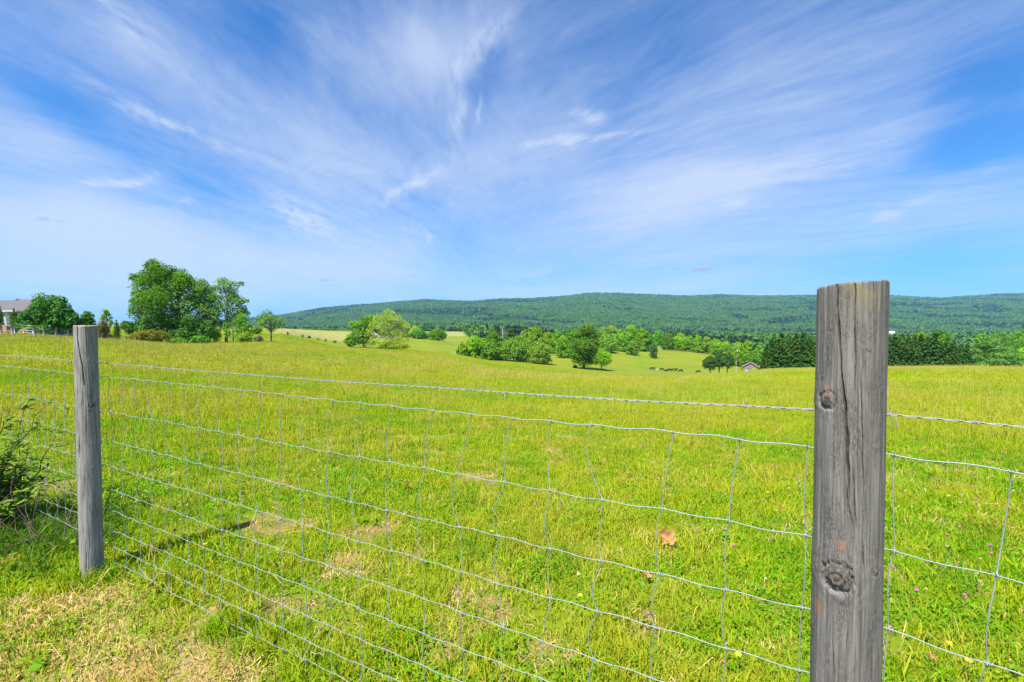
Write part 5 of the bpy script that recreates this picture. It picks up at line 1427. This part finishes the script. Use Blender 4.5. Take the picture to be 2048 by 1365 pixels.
# the house at the left edge: long roof facing us, gable end and a lower wing to the right
d = 76.0; xr = W(49, d); zb = tz(xr - 3, d) - .1
he = P(20, 622, d).z - zb; hr = P(20, 603, d + 4.2).z - zb
hs = gable_house('house', 'low pale sided house with a long brown roof at the left picture edge', 'house', xr - 6.5, d + 4.2, zb, 13.0, 8.4, he, hr)
window(hs, (4.15, -4.23, he * .55), .9, 1.6); window(hs, (-1.2, -4.23, he * .55), 1.0, 1.6); window(hs, (-4.4, -4.23, he * .55), 1.0, 1.6)
window(hs, (6.53, -1.2, he * .55), 1.0, 1.5, 'x'); window(hs, (6.53, 1.8, he * .55), 1.0, 1.5, 'x')
mb = MB(); mb.box((5.6, -4.24, 1.15), (1.0, .08, 2.3)); dr = link('door', mb.mesh('door', [plain('blue_grey_door', (.22, .30, .42), .5, 0, .1)]), hs); mb = MB(); mb.box((5.25, -4.30, 1.1), (.05, .06, .14)); link('handle', mb.mesh('handle', [WIRE]), dr)
for xx in (4.9, 6.3):
    mb = MB(); mb.tube([(xx, -5.4, -.5), (xx, -5.4, he - .2)], .09, 8); link('porch_column', mb.mesh('porch_column', [trim], True), hs)
mb = MB(); mb.box((5.2, -4.9, he - .10), (3.0, 1.5, .16)); link('porch_roof', mb.mesh('porch_roof', [trim]), hs)
mb = MB(); mb.box((0, -4.25, .35), (9.0, .06, .9)); link('stone_skirt', mb.mesh('stone_skirt', [stonem]), hs)
d2 = 86.0; x2 = W(58, d2); z2 = tz(x2, d2)
h2 = gable_house('house', 'grey roofed house wing showing behind the long brown roof and the dark round tree', 'house', x2 - 1.2, d2 + 3, z2, 7.0, 5.6, P(60, 618, d2).z - z2, P(48, 599.5, d2).z - z2, math.radians(90), roofm=plain('grey_shingle', (.20, .20, .24), .9, 0, .15, 1.2))
window(h2, (-3.52, -1.4, 2.4), 1.1, 1.5, 'x'); window(h2, (-3.52, 1.2, 2.4), 1.1, 1.5, 'x')
d3 = 60; x3 = W(9, d3); z3 = tz(x3, d3)
t = thing('brick_wall', 'low red brick wall with pale stone base behind the rail fence', 'wall', (x3, d3, z3))
mb = MB(); mb.box((0, 0, .75), (.95, .4, 1.1)); mb.box((-1.2, 0, .75), (1.3, .4, 1.1)); link('brickwork', mb.mesh('brickwork', [brickm]), t)
mb = MB(); mb.box((-.5, 0, .0), (2.6, .5, .4)); link('base', mb.mesh('base', [stonem]), t)
# rail fence and gate
wood_g = plain('grey_fence_wood', (.25, .235, .22), .9, 0, .3, 6)
def rail_post(par, px, d, h, r=.085):
    x = W(px, d); mb = MB(); z0 = tz(x, d); mb.tube([(x, d, z0 - .4), (x, d, z0 + h)], r, 8); link('post', mb.mesh('post', [wood_g], True), par); return np.array([x, d, z0])
rf = thing('rail_fence', 'weathered grey wooden post and rail fence in front of the house', 'fence', (0, 0, 0))
fp = [(-34, 50, 1.35, .10), (2, 50, 1.35, .11), (25, 50, 1.40, .14), (69, 51, 1.30, .14), (88, 51.5, 1.25, .09), (112, 52.5, 1.20, .11), (136, 53.5, 1.10, .085)]
pp_ = [rail_post(rf, *a) for a in fp]
for i_, hs_ in ((0, (.45, 1.05)), (1, (.45, 1.05)), (3, (.85,)),):
    for hh_ in hs_:
        mb = MB(); mb.tube([pp_[i_] + [0, 0, hh_], pp_[i_ + 1] + [0, 0, hh_ - (.0 if i_ < 3 else .03)]], .055, 6); link('rail', mb.mesh('rail', [wood_g], True), rf)
mb = MB()
for i_ in (4, 5):
    for hh_ in (.2, .4, .6, .8, 1.0): mb.tube([pp_[i_] + [0, 0, hh_], pp_[i_ + 1] + [0, 0, hh_]], .006, 4)
link('mesh_wire', mb.mesh('mesh_wire', [WIRE]), rf)
gt = thing('metal_gate', 'pale tubular metal farm gate in the rail fence', 'gate', (pp_[2][0] + .22, pp_[2][1], pp_[2][2]))
gw = pp_[3] - pp_[2]; L_ = np.array([gw[0] - .45, gw[1], gw[2]])
gm_ = plain('gate_metal', (.42, .46, .50), .45, .3, .15)
for hh_, hh2 in ((.30, .25), (.58, .52), (.88, .80), (1.22, 1.05)):
    mb = MB(); mb.tube([(0, 0, hh_), tuple(L_ * [1, 1, 0] + [0, 0, hh2])], .026, 6); link('bar', mb.mesh('bar', [gm_], True), gt)
for tt_ in (0, .5, 1):
    mb = MB(); q0 = L_ * tt_; mb.tube([(q0[0], q0[1], .24 - .02 * tt_), (q0[0], q0[1], 1.25 - .18 * tt_)], .028, 6); link('upright', mb.mesh('upright', [gm_], True), gt)
ff = thing('wire_fence', 'line of short wooden posts with thin wire running before the shrubs on the left', 'fence', (0, 0, 0))
fq = [rail_post(ff, px, d, .85, .06) for px, d in ((152, 55), (170, 57), (188, 59), (204, 61), (217, 63), (229, 65), (241, 67), (253, 70), (265, 73), (277, 76))]
mb = MB()
for a_, b_ in zip(fq[:-1], fq[1:]):
    for hh_ in (.25, .5, .75): mb.tube([a_ + [0, 0, hh_], b_ + [0, 0, hh_]], .006, 4)
link('strand', mb.mesh('strand', [WIRE]), ff)
hf = thing('field_fence', 'thin post fence running down the edge of the pale hay field', 'fence', (0, 0, 0))
hq = []
for px in np.linspace(562, 700, 15):
    d = float(np.interp(px, [545, 575, 620, 660, 700], [134, 148, 174, 190, 203])); hq.append(rail_post(hf, px, d, 1.1, .05))
mb = MB()
for a_, b_ in zip(hq[:-1], hq[1:]):
    for hh_ in (.5, .85, 1.15): mb.tube([a_ + [0, 0, hh_], b_ + [0, 0, hh_]], .012, 4)
link('strand', mb.mesh('strand', [WIRE]), hf)
for lb, (px, w, h, mt) in (('slim dark shrub nearest the skyline on the hay field fence', (575.5, 3, 9, 'dark')), ('small bush on the hay field fence below the slim dark shrub', (605, 6, 6, 'mid')), ('second small bush down the hay field fence', (618, 6, 6, 'red')), ('flat bush halfway down the hay field fence', (636, 5, 4, 'mid')), ('small tufted bush low on the hay field fence', (651, 5, 6, 'mid')), ('lowest bush on the hay field fence near the green meadow tree', (669, 9, 7, 'olive'))):
    d = float(np.interp(px, [545, 575, 620, 660, 700], [134, 148, 174, 190, 203])) - .6; yb_ = HZ - (tz(W(px, d), d) - CAMZ) / d * F
    place_tree(lb, px - w / 2, px + w / 2, yb_ - h, yb_, d, mt, 'bush', 'shrub', 'shrub', group='bushes along the hay field fence', leaf=.3)
# shed down in the valley
d = 240; xs_ = W(1508, d); zs = tz(xs_, d)
pinkw = plain('faded_pink_boards', (.25, .165, .15), .9, 0, .15, 1.0); slate = plain('grey_slate_roof', (.19, .17, .20), .85, 0, .15, 1.0)
sh = gable_house('shed', 'small pink walled shed with a grey gable roof at the foot of the conifers', 'shed', xs_, d + 3, zs, 8.0, 7.0, 2.75, 4.9, math.radians(62), pinkw, slate, .5)
mb = MB(); mb.box((-4.03, .6, 1.0), (.08, 1.8, 2.0)); link('door', mb.mesh('door', [plain('shed_door', (.20, .14, .14), .9)]), sh)
t = thing('water_tank', 'small teal water tank standing beside the pink shed', 'tank', (W(1494.5, d - 3), d - 3, tz(W(1494.5, d - 3), d - 3)))
mb = MB(); mb.tube([(0, 0, 0), (0, 0, 1.3), (0, 0, 1.42)], [.8, .8, .6], 16); link('tank', mb.mesh('tank', [plain('teal_plastic', (.10, .36, .36), .5, 0, .1)], True), t); mb = MB(); mb.tube([(0, 0, 1.4), (0, 0, 1.55)], .25, 10); link('lid', mb.mesh('lid', [plain('teal_lid', (.06, .24, .25), .5)], True), t)
# white house far off among the trees, and another behind the post
for lb, px, yt, yb_, d, w, rzz, rm in (('tiny white house with a grey purple roof among the far trees', 1315, 676, 684, 430, 4.6, 18, plain('purple_slate', (.20, .19, .26), .8, 0, .1)), ('tiny white farm building on the wooded slope right of the thick post', 1783, 663, 670, 900, 9, -10, plain('pale_roof', (.55, .53, .52), .8, 0, .1))):
    x = W(px, d); zg = P(px, yb_, d).z if d > 500 else tz(x, d); hh_ = P(px, yt, d).z - zg
    hh2 = gable_house('house', lb, 'house', x, d, zg, w, w * .7, hh_ * .55, hh_, math.radians(rzz), plain('white_wall', (.78, .78, .78), .7, 0, .04), rm, .3)
    window(hh2, (-w * .25, -w * .35 - .03, hh_ * .28), w * .12, hh_ * .2); window(hh2, (w * .2, -w * .35 - .03, hh_ * .28), w * .12, hh_ * .2)
# utility pole
d = 236; x = W(1473, d); zg = tz(x, d); ht = P(1473, 694, d).z - zg
t = thing('utility_pole', 'grey wooden utility pole with a short crossarm left of the pink shed', 'pole', (x, d, zg))
mb = MB(); mb.tube([(0, 0, -.5), (0, 0, ht)], [.13, .10], 8); link('pole', mb.mesh('pole', [wood_g], True), t)
mb = MB(); mb.box((0, -.2, ht - .6), (2.2, .12, .14)); link('crossarm', mb.mesh('crossarm', [wood_g]), t)
mb = MB(); mb.tube([(.35, -.3, ht - 2.2), (.35, -.3, ht - 1.2)], .24, 10); link('transformer', mb.mesh('transformer', [plain('transformer_grey', (.45, .47, .48), .5)], True), t)
for xx in (-.95, 0, .95):
    mb = MB(); mb.tube([(xx, -.2, ht - .52), (xx, -.2, ht - .30)], [.07, .05], 6); link('insulator', mb.mesh('insulator', [plain('insulator_white', (.6, .6, .62), .4)], True), t)
# valley fence posts
vp = thing('pasture_fence', 'thin electric fence across the pasture below the cattle', 'fence', (0, 0, 0))
vq = []
for px, d in ((1226, 178), (1248, 183), (1272, 188), (1295, 194), (1315, 200), (1348, 205), (1380, 210), (1402, 214), (1455, 222), (1484, 228)):
    x = W(px, d); z0 = tz(x, d); mb = MB(); mb.tube([(x, d, z0 - .3), (x, d, z0 + 1.25)], .055, 6); link('post', mb.mesh('post', [wood_g], True), vp); vq.append(np.array([x, d, z0]))
mb = MB()
for a_, b_ in zip(vq[:-1], vq[1:]):
    for hh_ in (.6, 1.1): mb.tube([a_ + [0, 0, hh_], b_ + [0, 0, hh_]], .006, 4)
link('strand', mb.mesh('strand', [WIRE]), vp)
x, y, z0 = vq[4]
t = thing('bird_box', 'small white box on top of a thin pasture fence post below the brown cow', 'box', (x, y, z0 + 1.27))
mb = MB(); mb.box((0, 0, .22), (.5, .4, .44)); link('box', mb.mesh('box', [trim]), t); mb = MB(); mb.box((0, 0, .49), (.62, .52, .08)); link('lid', mb.mesh('lid', [trim]), t)
# bare stalks left of the copse
mb = MB(); rg = np.random.default_rng(31); d = 190; x = W(907, d); zg = tz(x, d)
for k in range(4): limb(mb, (k * .5 - .8, 0, -.1), (k * .55 - .8 + rg.normal() * .2, 0, (2.6, 1.2, 4.2, 1.6)[k]), .06, .02, rg, n=6)
t = thing('dead_stalks', 'few bare pale stalks standing left of the copse', 'stalks', (x, d, zg)); link('stalk', mb.mesh('stalk', [plain('pale_stalk', (.45, .42, .34), .9)], True), t)['kind'] = 'stuff'
# bare earth bank with an orange tint left of the conical cedar
# ---- cattle
def cow_mesh(pose):
    me = bpy.data.meshes.new('cow'); 
    lie = pose == 'lying'
    zb_ = .62 if lie else 1.08
    sk = {'rump': (-.95, 0, zb_ + .04, .27, .30), 'loin': (-.45, 0, zb_, .31, .36), 'mid': (0, 0, zb_ - .04, .33, .39), 'chest': (.50, 0, zb_, .28, .36), 'wither': (.70, 0, zb_ + .14, .20, .25)}
    if pose == 'graze': sk.update(neck=(1.02, 0, .82, .15, .19), poll=(1.25, 0, .46, .12, .13), head=(1.36, 0, .26, .10, .11), muz=(1.44, 0, .08, .075, .075))
    else: sk.update(neck=(1.02, 0, zb_ + .30, .15, .20), poll=(1.28, 0, zb_ + .46, .13, .14), head=(1.48, 0, zb_ + .34, .10, .12), muz=(1.66, 0, zb_ + .20, .075, .08))
    E = [('rump', 'loin'), ('loin', 'mid'), ('mid', 'chest'), ('chest', 'wither'), ('wither', 'neck'), ('neck', 'poll'), ('poll', 'head'), ('head', 'muz')]
    sk.update(tail1=(-1.20, 0, zb_ + .16, .05, .05), tail2=(-1.27, 0, zb_ - .35, .03, .03), tail3=(-1.26, 0, zb_ - .62, .05, .05)); E += [('rump', 'tail1'), ('tail1', 'tail2'), ('tail2', 'tail3')]
    for sg, n_ in ((-1, 'r'), (1, 'l')):
        if lie:
            sk.update({'fk' + n_: (.75, sg * .28, .30, .10, .10), 'ff' + n_: (1.0, sg * .30, .08, .07, .07), 'hk' + n_: (-.55, sg * .40, .28, .16, .16), 'hf' + n_: (-.15, sg * .50, .09, .08, .08)})
            E += [('chest', 'fk' + n_), ('fk' + n_, 'ff' + n_), ('rump', 'hk' + n_), ('hk' + n_, 'hf' + n_)]
        else:
            sk.update({'fs' + n_: (.55, sg * .20, .74, .12, .13), 'fk' + n_: (.56, sg * .20, .42, .07, .07), 'ff' + n_: (.54 + sg * .06, sg * .20, .05, .065, .065),
                       'hs' + n_: (-.86, sg * .21, .80, .15, .20), 'hk' + n_: (-1.02, sg * .20, .46, .07, .08), 'hf' + n_: (-.95 - sg * .05, sg * .20, .05, .065, .065)})
            E += [('chest', 'fs' + n_), ('fs' + n_, 'fk' + n_), ('fk' + n_, 'ff' + n_), ('rump', 'hs' + n_), ('hs' + n_, 'hk' + n_), ('hk' + n_, 'hf' + n_)]
        p_ = sk['poll']; sk['ear' + n_] = (p_[0] - .02, sg * .24, p_[2] + .03, .035, .05); E.append(('poll', 'ear' + n_))
    ks = list(sk); me.from_pydata([sk[k][:3] for k in ks], [(ks.index(a), ks.index(b)) for a, b in E], [])
    o = bpy.data.objects.new('cow', me); C.objects.link(o)
    o.modifiers.new('skin', 'SKIN'); sv = me.skin_vertices[0].data
    for i_, k in enumerate(ks): sv[i_].radius = sk[k][3:5]; sv[i_].use_root = (k == 'mid')
    sb = o.modifiers.new('sub', 'SUBSURF'); sb.levels = 2; sb.render_levels = 2
    bpy.context.view_layer.update(); dg = bpy.context.evaluated_depsgraph_get()
    m2 = bpy.data.meshes.new_from_object(o.evaluated_get(dg)); bpy.data.objects.remove(o); 
    m2.polygons.foreach_set('use_smooth', [True] * len(m2.polygons))
    return m2
cw = {k: cow_mesh(k) for k in ('stand', 'graze', 'lying')}
black = plain('black_hide', (.018, .016, .016), .7, 0, .3, 3); brown = plain('red_brown_hide', (.20, .065, .03), .75, 0, .25, 3)
def cow(px, py, pose, mat, label, rz, sc_=1.0):
    d = 231 + (742 - py) * 2.5; x = W(px, d)
    me = cw[pose].copy(); me.materials.clear(); me.materials.append(mat); me.name = 'cow'
    o = link('cow', me, None, (x, d, tz(x, d) - .03), rz); o.scale = (sc_,) * 3
    tag(o, label, 'cow', 'cattle grazing in the valley pasture')
cow(1304, 742, 'graze', black, 'leftmost black cow grazing in front of the reddish brown cow', math.radians(175)); cow(1308, 741, 'stand', brown, 'only reddish brown cow, at the left of the herd', math.radians(10))
cow(1324, 743, 'graze', black, 'black cow by itself between the brown cow and the cluster', math.radians(5)); cow(1333, 744, 'lying', black, 'black cow lying at the left end of the cluster', math.radians(20))
cow(1339.5, 743.5, 'graze', black, 'black cow in the middle of the cluster with its head down to the left', math.radians(172)); cow(1345, 743.5, 'stand', black, 'black cow at the right end of the cluster', math.radians(4))
cow(1353, 743, 'stand', black, 'tall black cow standing just right of the cluster', math.radians(40)); cow(1362, 745, 'graze', black, 'black cow grazing second from the right of the herd', math.radians(10)); cow(1397, 746, 'graze', black, 'black cow far to the right, near the three cedars', math.radians(180))

# ================================================================== air
m = bpy.data.materials.new('haze'); m.use_nodes = True; m.node_tree.nodes.clear(); g = G(m.node_tree)
out = g.n('ShaderNodeOutputMaterial'); pv = g.n('ShaderNodeVolumePrincipled')
pv.inputs['Color'].default_value = HAZE_COL; pv.inputs['Density'].default_value = HAZE_D; pv.inputs['Anisotropy'].default_value = 0.0
g.nt.links.new(pv.outputs[0], out.inputs['Volume'])
mb = MB(); mb.box((0, 1250, 120), (22000, 6900, 660))
hz_ = tag(link('haze', mb.mesh('haze', [m])), kind='stuff')
cy.volume_max_steps = 64
